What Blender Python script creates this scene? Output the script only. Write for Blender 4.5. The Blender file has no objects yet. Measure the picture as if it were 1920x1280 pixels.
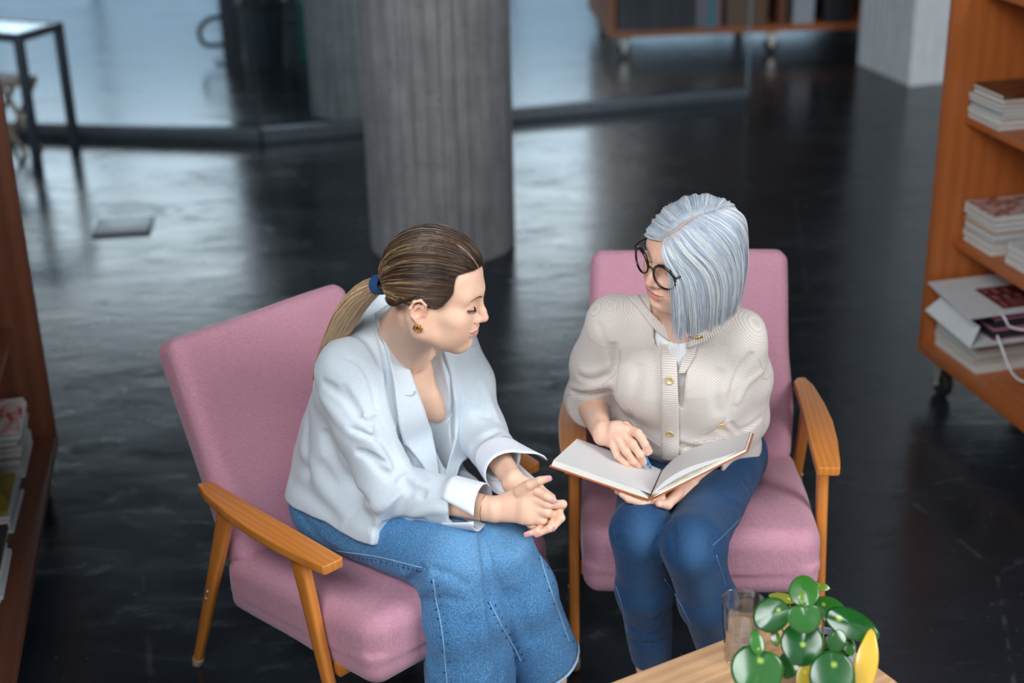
import bpy, bmesh, math, random
import numpy as np
from mathutils import Vector, Matrix
from mathutils.bvhtree import BVHTree

scene = bpy.context.scene
COL = scene.collection
random.seed(4)
RNG = np.random.default_rng(7)
Q = 1.0            # voxel size factor of the sculpted meshes (1 = final)

# ------------------------------------------------------------------ camera
FPX, CAM_H, PITCH, ROLL = 2795.0, 2.142, math.radians(23.467), math.radians(1.348)
c_f = np.array([0, math.cos(PITCH), -math.sin(PITCH)])
_u = np.array([0, math.sin(PITCH), math.cos(PITCH)])
_r = np.array([1.0, 0, 0])
c_r = math.cos(ROLL) * _r - math.sin(ROLL) * _u
c_u = math.cos(ROLL) * _u + math.sin(ROLL) * _r
C0 = np.array([0, 0, CAM_H])
cam_data = bpy.data.cameras.new('camera')
cam = bpy.data.objects.new('camera', cam_data)
COL.objects.link(cam)
cam_data.sensor_width = 36.0
cam_data.lens = FPX * 36.0 / 1920.0
cam_data.clip_start = 0.05
cam.matrix_world = Matrix(((c_r[0], c_u[0], -c_f[0], 0), (c_r[1], c_u[1], -c_f[1], 0),
                           (c_r[2], c_u[2], -c_f[2], CAM_H), (0, 0, 0, 1)))
cam_data.dof.use_dof = True
cam_data.dof.focus_distance = 3.05
cam_data.dof.aperture_fstop = 2.0
scene.camera = cam

# ------------------------------------------------------------------ world, light, exposure
scene.view_settings.view_transform = 'Standard'
scene.view_settings.look = 'None'
scene.view_settings.gamma = 1.0
scene.view_settings.use_curve_mapping = False
scene.view_settings.exposure = 0.0
world = bpy.data.worlds.new('daylight')
scene.world = world
world.use_nodes = True
wb = world.node_tree.nodes['Background']
wb.inputs['Color'].default_value = (0.80, 0.90, 1.0, 1)
wb.inputs['Strength'].default_value = 0.62


def area_light(name, loc, target, sx, sy, power, color):
    l = bpy.data.lights.new(name, 'AREA')
    l.shape = 'RECTANGLE'
    l.size, l.size_y, l.energy, l.color = sx, sy, power, color
    o = bpy.data.objects.new(name, l)
    COL.objects.link(o)
    o.location = loc
    o.rotation_euler = (Vector(target) - Vector(loc)).to_track_quat('-Z', 'Y').to_euler()
    return o


# tall daylight windows of the hall, behind and beside the photographer
area_light('window_light_rear', (-1.5, -0.6, 4.3), (0.0, 3.0, 0.6), 3.6, 2.4, 295, (0.93, 0.97, 1.0))
area_light('window_light_side', (4.2, 0.6, 3.2), (0.2, 3.0, 0.7), 2.4, 2.2, 215, (0.95, 0.98, 1.0))


# ------------------------------------------------------------------ small toolbox
def ray(u, v):
    return c_f + c_r * ((u - 960) / FPX) - c_u * ((v - 640) / FPX)


def atY(u, v, Y):
    d = ray(u, v)
    return C0 + d * (Y / d[1])


def atZ(u, v, Z):
    d = ray(u, v)
    return C0 + d * ((Z - CAM_H) / d[2])


def V(*a):
    return np.array(a, float)


def unit(v):
    v = np.asarray(v, float)
    return v / max(np.linalg.norm(v), 1e-12)


def tag(o, label=None, cat=None, group=None, kind=None):
    if label: o['label'] = label
    if cat: o['category'] = cat
    if group: o['group'] = group
    if kind: o['kind'] = kind
    return o


def empty(name, loc=(0, 0, 0), rz=0.0, parent=None):
    o = bpy.data.objects.new(name, None)
    COL.objects.link(o)
    o.location = loc
    o.rotation_euler = (0, 0, rz)
    o.empty_display_size = 0.05
    if parent: o.parent = parent
    return o


def new_mesh(name, verts, faces, smooth=True, attrs=None):
    me = bpy.data.meshes.new(name)
    verts = np.asarray(verts, np.float32)
    if isinstance(faces, np.ndarray):
        nf, n = faces.shape
        me.vertices.add(len(verts)); me.loops.add(nf * n); me.polygons.add(nf)
        me.vertices.foreach_set('co', verts.ravel())
        me.loops.foreach_set('vertex_index', faces.astype(np.int32).ravel())
        me.polygons.foreach_set('loop_start', np.arange(0, nf * n, n, dtype=np.int32))
        me.polygons.foreach_set('loop_total', np.full(nf, n, np.int32))
        me.update(calc_edges=True)
        me.validate()
    else:
        me.from_pydata([tuple(map(float, v)) for v in verts], [], [tuple(map(int, f)) for f in faces])
        me.update()
    if smooth:
        me.polygons.foreach_set('use_smooth', np.ones(len(me.polygons), bool))
    for k, a in (attrs or {}).items():
        a = np.asarray(a, np.float32)
        if a.ndim == 2 and a.shape[1] == 4:
            at = me.attributes.new(k, 'FLOAT_COLOR', 'POINT'); at.data.foreach_set('color', a.ravel())
        elif a.ndim == 2:
            at = me.attributes.new(k, 'FLOAT_VECTOR', 'POINT'); at.data.foreach_set('vector', a.ravel())
        else:
            at = me.attributes.new(k, 'FLOAT', 'POINT'); at.data.foreach_set('value', a.ravel())
    return me


def link(name, me, mat, parent=None):
    o = bpy.data.objects.new(name, me)
    COL.objects.link(o)
    if mat is not None and len(me.materials) == 0:
        for m in (mat if isinstance(mat, (list, tuple)) else [mat]):
            me.materials.append(m)
    if parent is not None: o.parent = parent
    return o


class MB:
    """collects shapes, then links them as one mesh object"""

    def __init__(self):
        self.v, self.f, self.m = [], [], []

    def add(self, vs, fs, mi=0):
        b = len(self.v)
        self.v += [tuple(map(float, p)) for p in vs]
        self.f += [tuple(int(i) + b for i in f) for f in fs]
        self.m += [mi] * len(fs)
        return self

    def box(self, lo, hi, mi=0, M=None):
        (a, b, c), (d, e, f) = lo, hi
        vs = [(a, b, c), (d, b, c), (d, e, c), (a, e, c), (a, b, f), (d, b, f), (d, e, f), (a, e, f)]
        if M is not None: vs = [tuple(M @ Vector(p)) for p in vs]
        return self.add(vs, [(0, 3, 2, 1), (4, 5, 6, 7), (0, 1, 5, 4), (1, 2, 6, 5), (2, 3, 7, 6), (3, 0, 4, 7)], mi)

    def prism(self, poly, z0, z1, mi=0, M=None):
        n = len(poly)
        vs = [(x, y, z0) for x, y in poly] + [(x, y, z1) for x, y in poly]
        if M is not None: vs = [tuple(M @ Vector(p)) for p in vs]
        fs = [tuple(range(n - 1, -1, -1)), tuple(range(n, 2 * n))]
        fs += [(i, (i + 1) % n, n + (i + 1) % n, n + i) for i in range(n)]
        return self.add(vs, fs, mi)

    def tube(self, pts, rad, n=8, mi=0, cap=True, flat=None):
        pts = [np.asarray(p, float) for p in pts]
        rs = rad if isinstance(rad, (list, tuple, np.ndarray)) else [rad] * len(pts)
        vs, fs = [], []
        t0 = unit(pts[1] - pts[0])
        ref = V(0, 0, 1) if abs(t0[2]) < 0.9 else V(1, 0, 0)
        x = unit(np.cross(ref, t0))
        for i, p in enumerate(pts):
            t = unit(pts[min(i + 1, len(pts) - 1)] - pts[max(i - 1, 0)])
            x = unit(x - t * (x @ t)); y = np.cross(t, x)
            for k in range(n):
                a = 2 * math.pi * k / n
                vs.append(p + rs[i] * (math.cos(a) * x + math.sin(a) * y * (flat or 1)))
        for i in range(len(pts) - 1):
            for k in range(n):
                fs.append((i * n + k, i * n + (k + 1) % n, (i + 1) * n + (k + 1) % n, (i + 1) * n + k))
        if cap:
            fs.append(tuple(range(n - 1, -1, -1)))
            fs.append(tuple((len(pts) - 1) * n + k for k in range(n)))
        return self.add(vs, fs, mi)

    def lathe(self, prof, n=32, c=(0, 0, 0), mi=0, close=False):
        vs, fs = [], []
        for r, z in prof:
            for k in range(n):
                a = 2 * math.pi * k / n
                vs.append((c[0] + r * math.cos(a), c[1] + r * math.sin(a), c[2] + z))
        m = len(prof)
        for i in range(m - 1 + (1 if close else 0)):
            j = (i + 1) % m
            for k in range(n):
                fs.append((i * n + k, i * n + (k + 1) % n, j * n + (k + 1) % n, j * n + k))
        if not close:
            if prof[0][0] > 1e-6: fs.append(tuple(range(n - 1, -1, -1)))
            if prof[-1][0] > 1e-6: fs.append(tuple((m - 1) * n + k for k in range(n)))
        return self.add(vs, fs, mi)

    def build(self, name, mat, parent=None, smooth=False, bevel=0.0, seg=2, fixn=True):
        me = bpy.data.meshes.new(name)
        me.from_pydata(self.v, [], self.f)
        mats = mat if isinstance(mat, (list, tuple)) else [mat]
        for m in mats: me.materials.append(m)
        if len(mats) > 1: me.polygons.foreach_set('material_index', np.array(self.m, np.int32))
        if fixn:
            bm = bmesh.new(); bm.from_mesh(me); bmesh.ops.recalc_face_normals(bm, faces=bm.faces); bm.to_mesh(me); bm.free()
        if bevel > 0:
            bm = bmesh.new(); bm.from_mesh(me)
            bmesh.ops.remove_doubles(bm, verts=bm.verts, dist=1e-6)
            es = [e for e in bm.edges if len(e.link_faces) == 2 and e.calc_face_angle(0) > 0.5]
            bmesh.ops.bevel(bm, geom=es, offset=bevel, segments=seg, affect='EDGES', profile=0.6, clamp_overlap=True)
            bm.to_mesh(me); bm.free()
            smooth = True
        if smooth:
            me.polygons.foreach_set('use_smooth', np.ones(len(me.polygons), bool))
            if bevel > 0 or smooth == 'sharp':
                me.set_sharp_from_angle(angle=math.radians(40))
        me.update()
        o = bpy.data.objects.new(name, me)
        COL.objects.link(o)
        if parent is not None: o.parent = parent
        return o


def copy_tree(o, parent=None):
    c = o.copy(); COL.objects.link(c)
    if parent is not None: c.parent = parent
    for ch in list(o.children): copy_tree(ch, c)
    return c


# ------------------------------------------------------------------ materials
def lin(r, g, b):
    f = lambda c: (c / 255 / 12.92) if c / 255 <= 0.04045 else ((c / 255 + 0.055) / 1.055) ** 2.4
    return (f(r), f(g), f(b), 1.0)


class NT:
    def __init__(self, name):
        self.mat = bpy.data.materials.new(name); self.mat.use_nodes = True
        self.t = self.mat.node_tree; self.n = self.t.nodes; self.l = self.t.links
        self.b = self.n['Principled BSDF']; self.out = self.n['Material Output']

    def new(self, typ, **kw):
        nd = self.n.new(typ)
        for k, v in kw.items():
            if k in nd.inputs.keys() if isinstance(k, str) else False:
                s = nd.inputs[k]
                if isinstance(v, bpy.types.NodeSocket): self.l.new(v, s)
                else: s.default_value = v
            else: setattr(nd, k, v)
        return nd

    def val(self, sock, v):
        if isinstance(v, bpy.types.NodeSocket): self.l.new(v, sock)
        else: sock.default_value = v

    def coord(self, kind='Object', scale=(1, 1, 1), rot=(0, 0, 0)):
        tc = self.n.new('ShaderNodeTexCoord'); mp = self.n.new('ShaderNodeMapping')
        self.l.new(tc.outputs[kind], mp.inputs['Vector'])
        mp.inputs['Scale'].default_value = scale; mp.inputs['Rotation'].default_value = rot
        return mp.outputs['Vector']

    def attr(self, name, out='Color'):
        a = self.n.new('ShaderNodeAttribute'); a.attribute_name = name
        return a.outputs[out]

    def noise(self, vec, scale, detail=3, rough=0.55, dist=0.0):
        nd = self.n.new('ShaderNodeTexNoise')
        if vec is not None: self.l.new(vec, nd.inputs['Vector'])
        nd.inputs['Scale'].default_value = scale; nd.inputs['Detail'].default_value = detail
        nd.inputs['Roughness'].default_value = rough; nd.inputs['Distortion'].default_value = dist
        return nd.outputs['Fac']

    def wave(self, vec, scale, dist=0.0, direction='X', typ='BANDS', detail=1.0, dscale=1.0, profile='SIN'):
        nd = self.n.new('ShaderNodeTexWave')
        nd.wave_type = typ; nd.wave_profile = profile
        if typ == 'BANDS': nd.bands_direction = direction
        else: nd.rings_direction = direction
        self.l.new(vec, nd.inputs['Vector'])
        nd.inputs['Scale'].default_value = scale; nd.inputs['Distortion'].default_value = dist
        nd.inputs['Detail'].default_value = detail; nd.inputs['Detail Scale'].default_value = dscale
        return nd.outputs['Fac']

    def ramp(self, fac, stops, interp='LINEAR'):
        nd = self.n.new('ShaderNodeValToRGB'); nd.color_ramp.interpolation = interp
        e = nd.color_ramp.elements
        while len(e) < len(stops): e.new(0.5)
        for el, (p, c) in zip(e, stops):
            el.position = p; el.color = c if len(c) == 4 else (*c, 1)
        self.l.new(fac, nd.inputs['Fac'])
        return nd.outputs['Color']

    def mix(self, fac, a, b, blend='MIX'):
        nd = self.n.new('ShaderNodeMix'); nd.data_type = 'RGBA'; nd.blend_type = blend
        self.val(nd.inputs[0], fac); self.val(nd.inputs[6], a); self.val(nd.inputs[7], b)
        return nd.outputs[2]

    def math(self, op, a, b=0.0):
        nd = self.n.new('ShaderNodeMath'); nd.operation = op
        self.val(nd.inputs[0], a); self.val(nd.inputs[1], b)
        return nd.outputs[0]

    def maprange(self, v, a, b, c, d):
        nd = self.n.new('ShaderNodeMapRange')
        self.val(nd.inputs[0], v)
        for i, x in enumerate((a, b, c, d)): nd.inputs[i + 1].default_value = x
        return nd.outputs[0]

    def bump(self, h, strength=0.3, dist=0.001, prev=None):
        nd = self.n.new('ShaderNodeBump')
        self.l.new(h, nd.inputs['Height']); nd.inputs['Strength'].default_value = strength
        nd.inputs['Distance'].default_value = dist
        if prev is not None: self.l.new(prev, nd.inputs['Normal'])
        self.l.new(nd.outputs['Normal'], self.b.inputs['Normal'])
        return nd.outputs['Normal']

    def set(self, **kw):
        names = dict(color='Base Color', rough='Roughness', metal='Metallic', spec='Specular IOR Level', ior='IOR',
                     trans='Transmission Weight', sheen='Sheen Weight', sheen_r='Sheen Roughness', sss='Subsurface Weight',
                     sss_s='Subsurface Scale', coat='Coat Weight', coat_r='Coat Roughness', aniso='Anisotropic',
                     emit='Emission Color', emit_s='Emission Strength', alpha='Alpha', sheen_c='Sheen Tint')
        for k, v in kw.items(): self.val(self.b.inputs[names[k]], v)
        return self.mat


def plain(name, rgb, rough=0.5, noise=0.12, scale=30.0, metal=0.0, spec=0.5, **kw):
    m = NT(name)
    c = lin(*rgb)
    n = m.noise(m.coord(), scale, 4)
    lo = tuple(max(0, x * (1 - noise)) for x in c[:3]) + (1,)
    hi = tuple(x * (1 + noise) for x in c[:3]) + (1,)
    m.set(color=m.ramp(n, [(0.3, lo), (0.7, hi)]), rough=rough, metal=metal, spec=spec, **kw)
    return m.mat


def wood(name, dark, light, rough=0.4, scale=(1, 1, 1), rings=9.0, coat=0.0, bump=0.1, axis='X'):
    m = NT(name)
    v = m.coord('Object', scale)
    g = m.wave(v, rings, 3.0, axis, detail=3.0, dscale=1.6)
    f = m.noise(v, 55.0, 5, 0.7)
    col = m.mix(0.55, m.ramp(g, [(0.1, lin(*dark)), (0.9, lin(*light))]), m.ramp(f, [(0.3, lin(*dark)), (0.75, lin(*light))]))
    big = m.noise(m.coord(), 3.0, 2)
    col = m.mix(m.maprange(big, 0.3, 0.7, 0.0, 0.35), col, lin(*dark))
    m.bump(f, bump, 0.0004)
    return m.set(color=col, rough=rough, coat=coat, coat_r=0.25)


def fabric(name, rgb, var=0.14, weave=1400.0, rough=0.9, sheen=0.25, blotch=0.06, fleck=None):
    m = NT(name)
    c = lin(*rgb)
    v = m.coord()
    w1 = m.noise(m.coord('Object', (weave, weave, weave * 0.12)), 1.0, 2)
    w2 = m.noise(m.coord('Object', (weave * 0.12, weave * 0.12, weave)), 1.0, 2)
    w = m.math('ADD', m.math('MULTIPLY', w1, 0.5), m.math('MULTIPLY', w2, 0.5))
    lo = tuple(x * (1 - var) for x in c[:3]) + (1,); hi = tuple(min(1, x * (1 + var)) for x in c[:3]) + (1,)
    col = m.ramp(w, [(0.35, lo), (0.65, hi)])
    if fleck: col = m.mix(m.maprange(w1, 0.5, 0.75, 0, 0.55), col, lin(*fleck))
    b = m.noise(v, 6.0, 3)
    col = m.mix(m.maprange(b, 0.3, 0.7, 0.0, blotch * 2), col, lo)
    m.bump(w, 0.25, 0.0006)
    return m.set(color=col, rough=rough, sheen=sheen, sheen_r=0.4, spec=0.2)


M = {}
M['pink'] = fabric('pink_upholstery', (190, 136, 153), 0.15, 700.0, 0.95, 0.3, fleck=(210, 164, 178))
M['beech'] = wood('honey_beech', (190, 112, 44), (214, 138, 62), 0.36, (1, .10, .10), 22.0, coat=0.25)
M['pale_tip'] = plain('worn_plastic_tip', (178, 160, 146), 0.6)
M['steel'] = plain('dull_steel', (190, 188, 182), 0.4, metal=0.7)
M['dark_steel'] = plain('dark_grey_steel', (58, 66, 74), 0.45, metal=0.6)
M['ply'] = wood('orange_stained_plywood', (162, 88, 40), (186, 104, 50), 0.42, (.15, 1, 0.12), 6.0, axis='Y')
M['ply_dark'] = wood('shaded_plywood', (84, 46, 30), (112, 64, 42), 0.45, (.15, 1, 0.12), 6.0, axis='Y')  # bookcase ply with its shade put into a darker colour
M['table_top'] = wood('pale_birch_top', (200, 150, 108), (234, 192, 150), 0.4, (.12, 1.0, 1), 12.0, axis='Y')
M['black_plastic'] = plain('black_plastic', (20, 21, 23), 0.4)
M['rubber'] = plain('black_rubber', (24, 25, 27), 0.6)


# ------------------------------------------------------------------ sculpting: signed distance fields -> one smooth mesh
BIG = 1e3


class Node:
    c = None; r = None; M = 0.0       # bounding sphere, safety margin

    def far(self, bc, br):
        return np.linalg.norm(self.c - bc) - self.r - br


class RC(Node):                        # tapered capsule
    def __init__(s, a, b, ra, rb):
        s.a, s.b, s.ra, s.rb = V(*a), V(*b), ra, rb
        s.c = (s.a + s.b) / 2; s.r = np.linalg.norm(s.b - s.a) / 2 + max(ra, rb)
        s.d = s.b - s.a; s.l2 = max(s.d @ s.d, 1e-12)

    def ev(s, P, bc, br):
        q = P - s.a
        t = np.clip(q @ s.d / s.l2, 0, 1)
        e = q - t[:, None] * s.d
        return np.sqrt(np.einsum('ij,ij->i', e, e)) - (s.ra + (s.rb - s.ra) * t)


class EC(Node):                        # tapered capsule with an elliptic section: X = direction of the wide radius
    def __init__(s, a, b, X, ra, rb, ez=None):
        s.a, s.b = V(*a), V(*b)
        s.z = unit(s.b - s.a); X = V(*X); s.x = unit(X - s.z * (X @ s.z)); s.y = np.cross(s.z, s.x)
        s.ra, s.rb = ra, rb; s.L = np.linalg.norm(s.b - s.a)
        m = max(ra + rb); s.c = (s.a + s.b) / 2; s.r = s.L / 2 + m; s.ez = ez

    def ev(s, P, bc, br):
        q = P - s.a
        z = q @ s.z; t = np.clip(z / s.L, 0, 1)
        rx = s.ra[0] + (s.rb[0] - s.ra[0]) * t; ry = s.ra[1] + (s.rb[1] - s.ra[1]) * t
        ez = s.ez or min(min(s.ra), min(s.rb))
        vx, vy, vz = q @ s.x, q @ s.y, z - t * s.L
        k0 = np.sqrt((vx / rx) ** 2 + (vy / ry) ** 2 + (vz / ez) ** 2)
        k1 = np.sqrt((vx / rx ** 2) ** 2 + (vy / ry ** 2) ** 2 + (vz / ez ** 2) ** 2)
        return k0 * (k0 - 1) / np.maximum(k1, 1e-9)


class EL(Node):                        # ellipsoid, optional axes
    def __init__(s, c, r, R=None):
        s.c = V(*c); s.rad = V(*r); s.r = max(r); s.R = R

    def ev(s, P, bc, br):
        q = P - s.c
        if s.R is not None: q = q @ s.R
        k0 = np.sqrt(((q / s.rad) ** 2).sum(1)); k1 = np.sqrt(((q / s.rad ** 2) ** 2).sum(1))
        return k0 * (k0 - 1) / np.maximum(k1, 1e-9)


class BX(Node):                        # rounded box, axes R (columns)
    def __init__(s, c, h, rad, R=None):
        s.c = V(*c); s.h = V(*h); s.rad = rad; s.R = R; s.r = np.linalg.norm(s.h) + 0.001

    def ev(s, P, bc, br):
        q = P - s.c
        if s.R is not None: q = q @ s.R
        q = np.abs(q) - (s.h - s.rad)
        return np.sqrt((np.maximum(q, 0) ** 2).sum(1)) + np.minimum(q.max(1), 0) - s.rad


class U(Node):                         # smooth union
    def __init__(s, k, *ch):
        s.k, s.ch = k, [c for c in ch if c is not None]
        C = np.array([c.c for c in s.ch]); s.c = (C.min(0) + C.max(0)) / 2
        s.r = max(np.linalg.norm(c.c - s.c) + c.r for c in s.ch) + k

    def ev(s, P, bc, br):
        d = None
        for c in s.ch:
            if c.far(bc, br) > s.k + 0.02: continue
            e = c.ev(P, bc, br)
            if d is None: d = e
            elif s.k > 0:
                h = np.maximum(s.k - np.abs(d - e), 0) / s.k
                d = np.minimum(d, e) - h * h * s.k * 0.25
            else: d = np.minimum(d, e)
        if d is None: d = np.full(len(P), max(0.02, min(c.far(bc, br) for c in s.ch)))
        return d


class SUB(Node):                       # a minus b (smooth)
    def __init__(s, k, a, *bs):
        s.k, s.a_, s.bs = k, a, bs; s.c, s.r = a.c, a.r

    def ev(s, P, bc, br):
        d = s.a_.ev(P, bc, br)
        for b in s.bs:
            if b.far(bc, br) > s.k + 0.02: continue
            e = -b.ev(P, bc, br)
            if s.k > 0:
                h = np.maximum(s.k - np.abs(d - e), 0) / s.k
                d = np.maximum(d, e) + h * h * s.k * 0.25
            else: d = np.maximum(d, e)
        return d


class CUT(Node):                       # keep the side of a plane the normal points away from
    def __init__(s, a, p, n, k=0.004):
        s.a_, s.p, s.n, s.k = a, V(*p), unit(n), k; s.c, s.r = a.c, a.r

    def ev(s, P, bc, br):
        d = s.a_.ev(P, bc, br); e = (P - s.p) @ s.n
        h = np.maximum(s.k - np.abs(d - e), 0) / s.k
        return np.maximum(d, e) + h * h * s.k * 0.25


class DSP(Node):                       # displaced surface
    def __init__(s, a, fn, amp):
        s.a_, s.fn = a, fn; s.c, s.r = a.c, a.r + amp; s.amp = amp

    def ev(s, P, bc, br):
        return s.a_.ev(P, bc, br) + s.fn(P)


class TR(Node):                        # child in a local frame: world = pos + R @ (s * local)
    def __init__(s, ch, pos, R, sc=1.0):
        s.ch, s.pos, s.R, s.sc = ch, V(*pos), np.asarray(R, float), sc
        s.c = s.pos + s.R @ (ch.c * sc); s.r = ch.r * sc

    def ev(s, P, bc, br):
        return s.ch.ev((P - s.pos) @ s.R / s.sc, (bc - s.pos) @ s.R / s.sc, br / s.sc) * s.sc


class MIR(Node):                       # child mirrored in x
    def __init__(s, ch):
        s.ch = ch; s.c = V(0, ch.c[1], ch.c[2]); s.r = ch.r + abs(ch.c[0])

    def ev(s, P, bc, br):
        Pm = P.copy(); Pm[:, 0] = np.abs(Pm[:, 0]); b2 = bc.copy(); b2[0] = abs(b2[0])
        if abs(bc[0]) < br: b2[0] = bc[0] if bc[0] > 0 else -bc[0]
        return s.ch.ev(Pm, b2, br * (1.0 if abs(bc[0]) > br else 1.6))


def sdf_mesh(node, h, lo=None, hi=None, bs=10):
    """surface nets over the blocks that hold the surface; returns verts, quads"""
    lo = node.c - node.r - 2 * h if lo is None else V(*lo); hi = node.c + node.r + 2 * h if hi is None else V(*hi)
    nb = np.ceil((hi - lo) / (h * bs)).astype(int)
    N = nb * bs + 1
    keys, pos = [], []
    edges = [[], [], []]
    g = np.stack(np.meshgrid(*[np.arange(bs + 1)] * 3, indexing='ij'), -1).reshape(-1, 3)
    sb = 4
    half = h * bs * 0.5 * math.sqrt(3)
    n1 = bs + 1
    stack = []
    for X in range(0, nb[0], sb):
        for Y in range(0, nb[1], sb):
            for Z in range(0, nb[2], sb):
                cc = lo + (np.array([X, Y, Z]) + sb / 2) * bs * h
                d = node.ev(cc[None], cc, half * sb)
                if abs(d[0]) > half * sb * 1.5: continue
                sub = np.stack(np.meshgrid(*[np.arange(sb)] * 3, indexing='ij'), -1).reshape(-1, 3) + [X, Y, Z]
                sub = sub[(sub < nb).all(1)]
                cs = lo + (sub + 0.5) * bs * h
                dd = node.ev(cs, cc, half * sb)
                stack += [tuple(int(q) for q in b) for b, x in zip(sub, dd) if abs(x) < half * 1.25]
    seen = set(stack); qi = 0
    while qi < len(stack):
        b = stack[qi]; qi += 1
        i0 = np.array(b) * bs
        P = lo + (g + i0) * h
        bc = lo + (i0 + bs / 2) * h
        d = node.ev(P, bc, half).reshape(n1, n1, n1)
        s = d < 0
        if s.all() or not s.any(): continue
        for ax in range(3):                       # follow the surface into blocks the first look passed over
            for e_, st in ((0, -1), (bs, 1)):
                pl = s.take(e_, axis=ax)
                if pl.any() and not pl.all():
                    nb_ = list(b); nb_[ax] += st; nb_ = tuple(int(q) for q in nb_)
                    if nb_ not in seen and 0 <= nb_[ax] < nb[ax]: seen.add(nb_); stack.append(nb_)
        # cells with a sign change
        cnt = sum(s[i:i + bs, j:j + bs, k:k + bs].astype(np.int8) for i in (0, 1) for j in (0, 1) for k in (0, 1))
        ci = np.argwhere((cnt > 0) & (cnt < 8))
        if len(ci):
            acc = np.zeros((len(ci), 3)); nn = np.zeros(len(ci))
            x, y, z = ci.T
            for ax in range(3):
                o = [a for a in range(3) if a != ax]
                for p in (0, 1):
                    for q in (0, 1):
                        off = [0, 0, 0]; off[o[0]] = p; off[o[1]] = q
                        a = d[x + off[0], y + off[1], z + off[2]]
                        of2 = list(off); of2[ax] = 1
                        e = d[x + of2[0], y + of2[1], z + of2[2]]
                        cr = (a < 0) != (e < 0)
                        t = np.where(cr, a / np.where(cr, a - e, 1), 0)
                        w = np.zeros((len(ci), 3)); w[:, o[0]] = p; w[:, o[1]] = q; w[:, ax] = t
                        acc += w * cr[:, None]; nn += cr
            pos.append(lo + (ci + i0 + acc / nn[:, None]) * h)
            gi = ci + i0
            keys.append((gi[:, 0] * N[1] + gi[:, 1]) * N[2] + gi[:, 2])
        for ax in range(3):
            sl0 = [slice(0, bs)] * 3; sl1 = list(sl0); sl1[ax] = slice(1, bs + 1)
            a, e = s[tuple(sl0)], s[tuple(sl1)]
            w = np.argwhere(a != e)
            if len(w): edges[ax].append(np.c_[w + i0, a[tuple(w.T)]])
    keys = np.concatenate(keys); pos = np.concatenate(pos)
    order = np.argsort(keys); sk = keys[order]
    quads = []
    for ax in range(3):
        if not edges[ax]: continue
        E = np.concatenate(edges[ax])
        o1, o2 = (ax + 1) % 3, (ax + 2) % 3
        ids = []
        ok = np.ones(len(E), bool)
        for p, q in ((0, 0), (1, 0), (1, 1), (0, 1)):
            c = E[:, :3].copy(); c[:, o1] -= p; c[:, o2] -= q
            k = (c[:, 0] * N[1] + c[:, 1]) * N[2] + c[:, 2]
            j = np.clip(np.searchsorted(sk, k), 0, len(sk) - 1)
            ok &= (sk[j] == k)
            ids.append(order[j])
        qd = np.stack(ids, 1)
        qd[E[:, 3] == 0] = qd[E[:, 3] == 0][:, ::-1]
        quads.append(qd[ok])
    return pos, np.concatenate(quads)


def multi_mesh(node, h, fine):
    """coarse mesh with finer windows: fine = [(lo, hi, h)]; the windows overlap the rest by one cell"""
    v, f = sdf_mesh(node, h)
    keep = np.ones(len(f), bool)
    parts = []
    for lo, hi, hf in fine:
        lo, hi = V(*lo), V(*hi)
        ins = ((v > lo + 1.2 * hf) & (v < hi - 1.2 * hf)).all(1)
        keep &= ~ins[f].all(1)
        parts.append(sdf_mesh(node, hf, lo, lo + np.ceil((hi - lo) / (hf * 10)) * hf * 10 if False else hi))
    parts = [(v, f[keep])] + parts
    v, f = merge_parts(parts)
    used = np.zeros(len(v), bool); used[f.ravel()] = True
    remap = np.cumsum(used) - 1
    return v[used], remap[f]


def merge_parts(parts):
    vs, fs, b = [], [], 0
    for v, f in parts:
        vs.append(v); fs.append(f + b); b += len(v)
    return np.concatenate(vs), np.concatenate(fs)


def seg_dist(P, a, b):
    a, b = V(*a), V(*b); d = b - a
    t = np.clip((P - a) @ d / max(d @ d, 1e-12), 0, 1)
    e = P - a - t[:, None] * d
    return np.sqrt((e * e).sum(1)), t


def folds(lines):
    """lines: (points, width, amplitude); amplitude > 0 is a groove, < 0 a ridge"""
    segs = []
    for pts, w, amp in lines:
        if len(pts) < 2: continue
        pts = [V(*p) for p in pts]
        n = len(pts) - 1
        c = np.mean(pts, 0); r = max(np.linalg.norm(p - c) for p in pts)
        segs.append((pts, w, amp, c, r))

    def fn(P):
        o = np.zeros(len(P)); bc = P.mean(0); br = np.sqrt(((P - bc) ** 2).sum(1).max())
        for pts, w, amp, c, r in segs:
            if np.linalg.norm(bc - c) - r - br > 2.6 * w: continue
            best = np.full(len(P), 1e9); tt = np.zeros(len(P))
            for i in range(len(pts) - 1):
                d, t = seg_dist(P, pts[i], pts[i + 1])
                m = d < best; best[m] = d[m]; tt[m] = (i + t[m]) / (len(pts) - 1)
            fade = np.clip(np.minimum(tt, 1 - tt) * 5, 0.0, 1) ** 0.7
            o += amp * np.exp(-(best / w) ** 2) * fade
        return o
    return fn


def catmull(pts, n=8):
    pts = [V(*p) for p in pts]; out = []
    for i in range(len(pts) - 1):
        p0, p1, p2, p3 = pts[max(i - 1, 0)], pts[i], pts[i + 1], pts[min(i + 2, len(pts) - 1)]
        for k in range(n):
            t = k / n
            out.append(0.5 * (2 * p1 + (p2 - p0) * t + (2 * p0 - 5 * p1 + 4 * p2 - p3) * t * t + (3 * p1 - p0 - 3 * p2 + p3) * t ** 3))
    out.append(pts[-1]); return out


def vnoise(P, sc, seed=0):
    """cheap smooth pseudo-noise in [-1, 1]"""
    r = np.random.default_rng(seed); o = np.zeros(len(P))
    for i in range(6):
        k = r.normal(size=3); k /= np.linalg.norm(k)
        o += np.sin(P @ k * sc * r.uniform(0.7, 1.5) + r.uniform(0, 6.28))
    return o / 3.2


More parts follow.
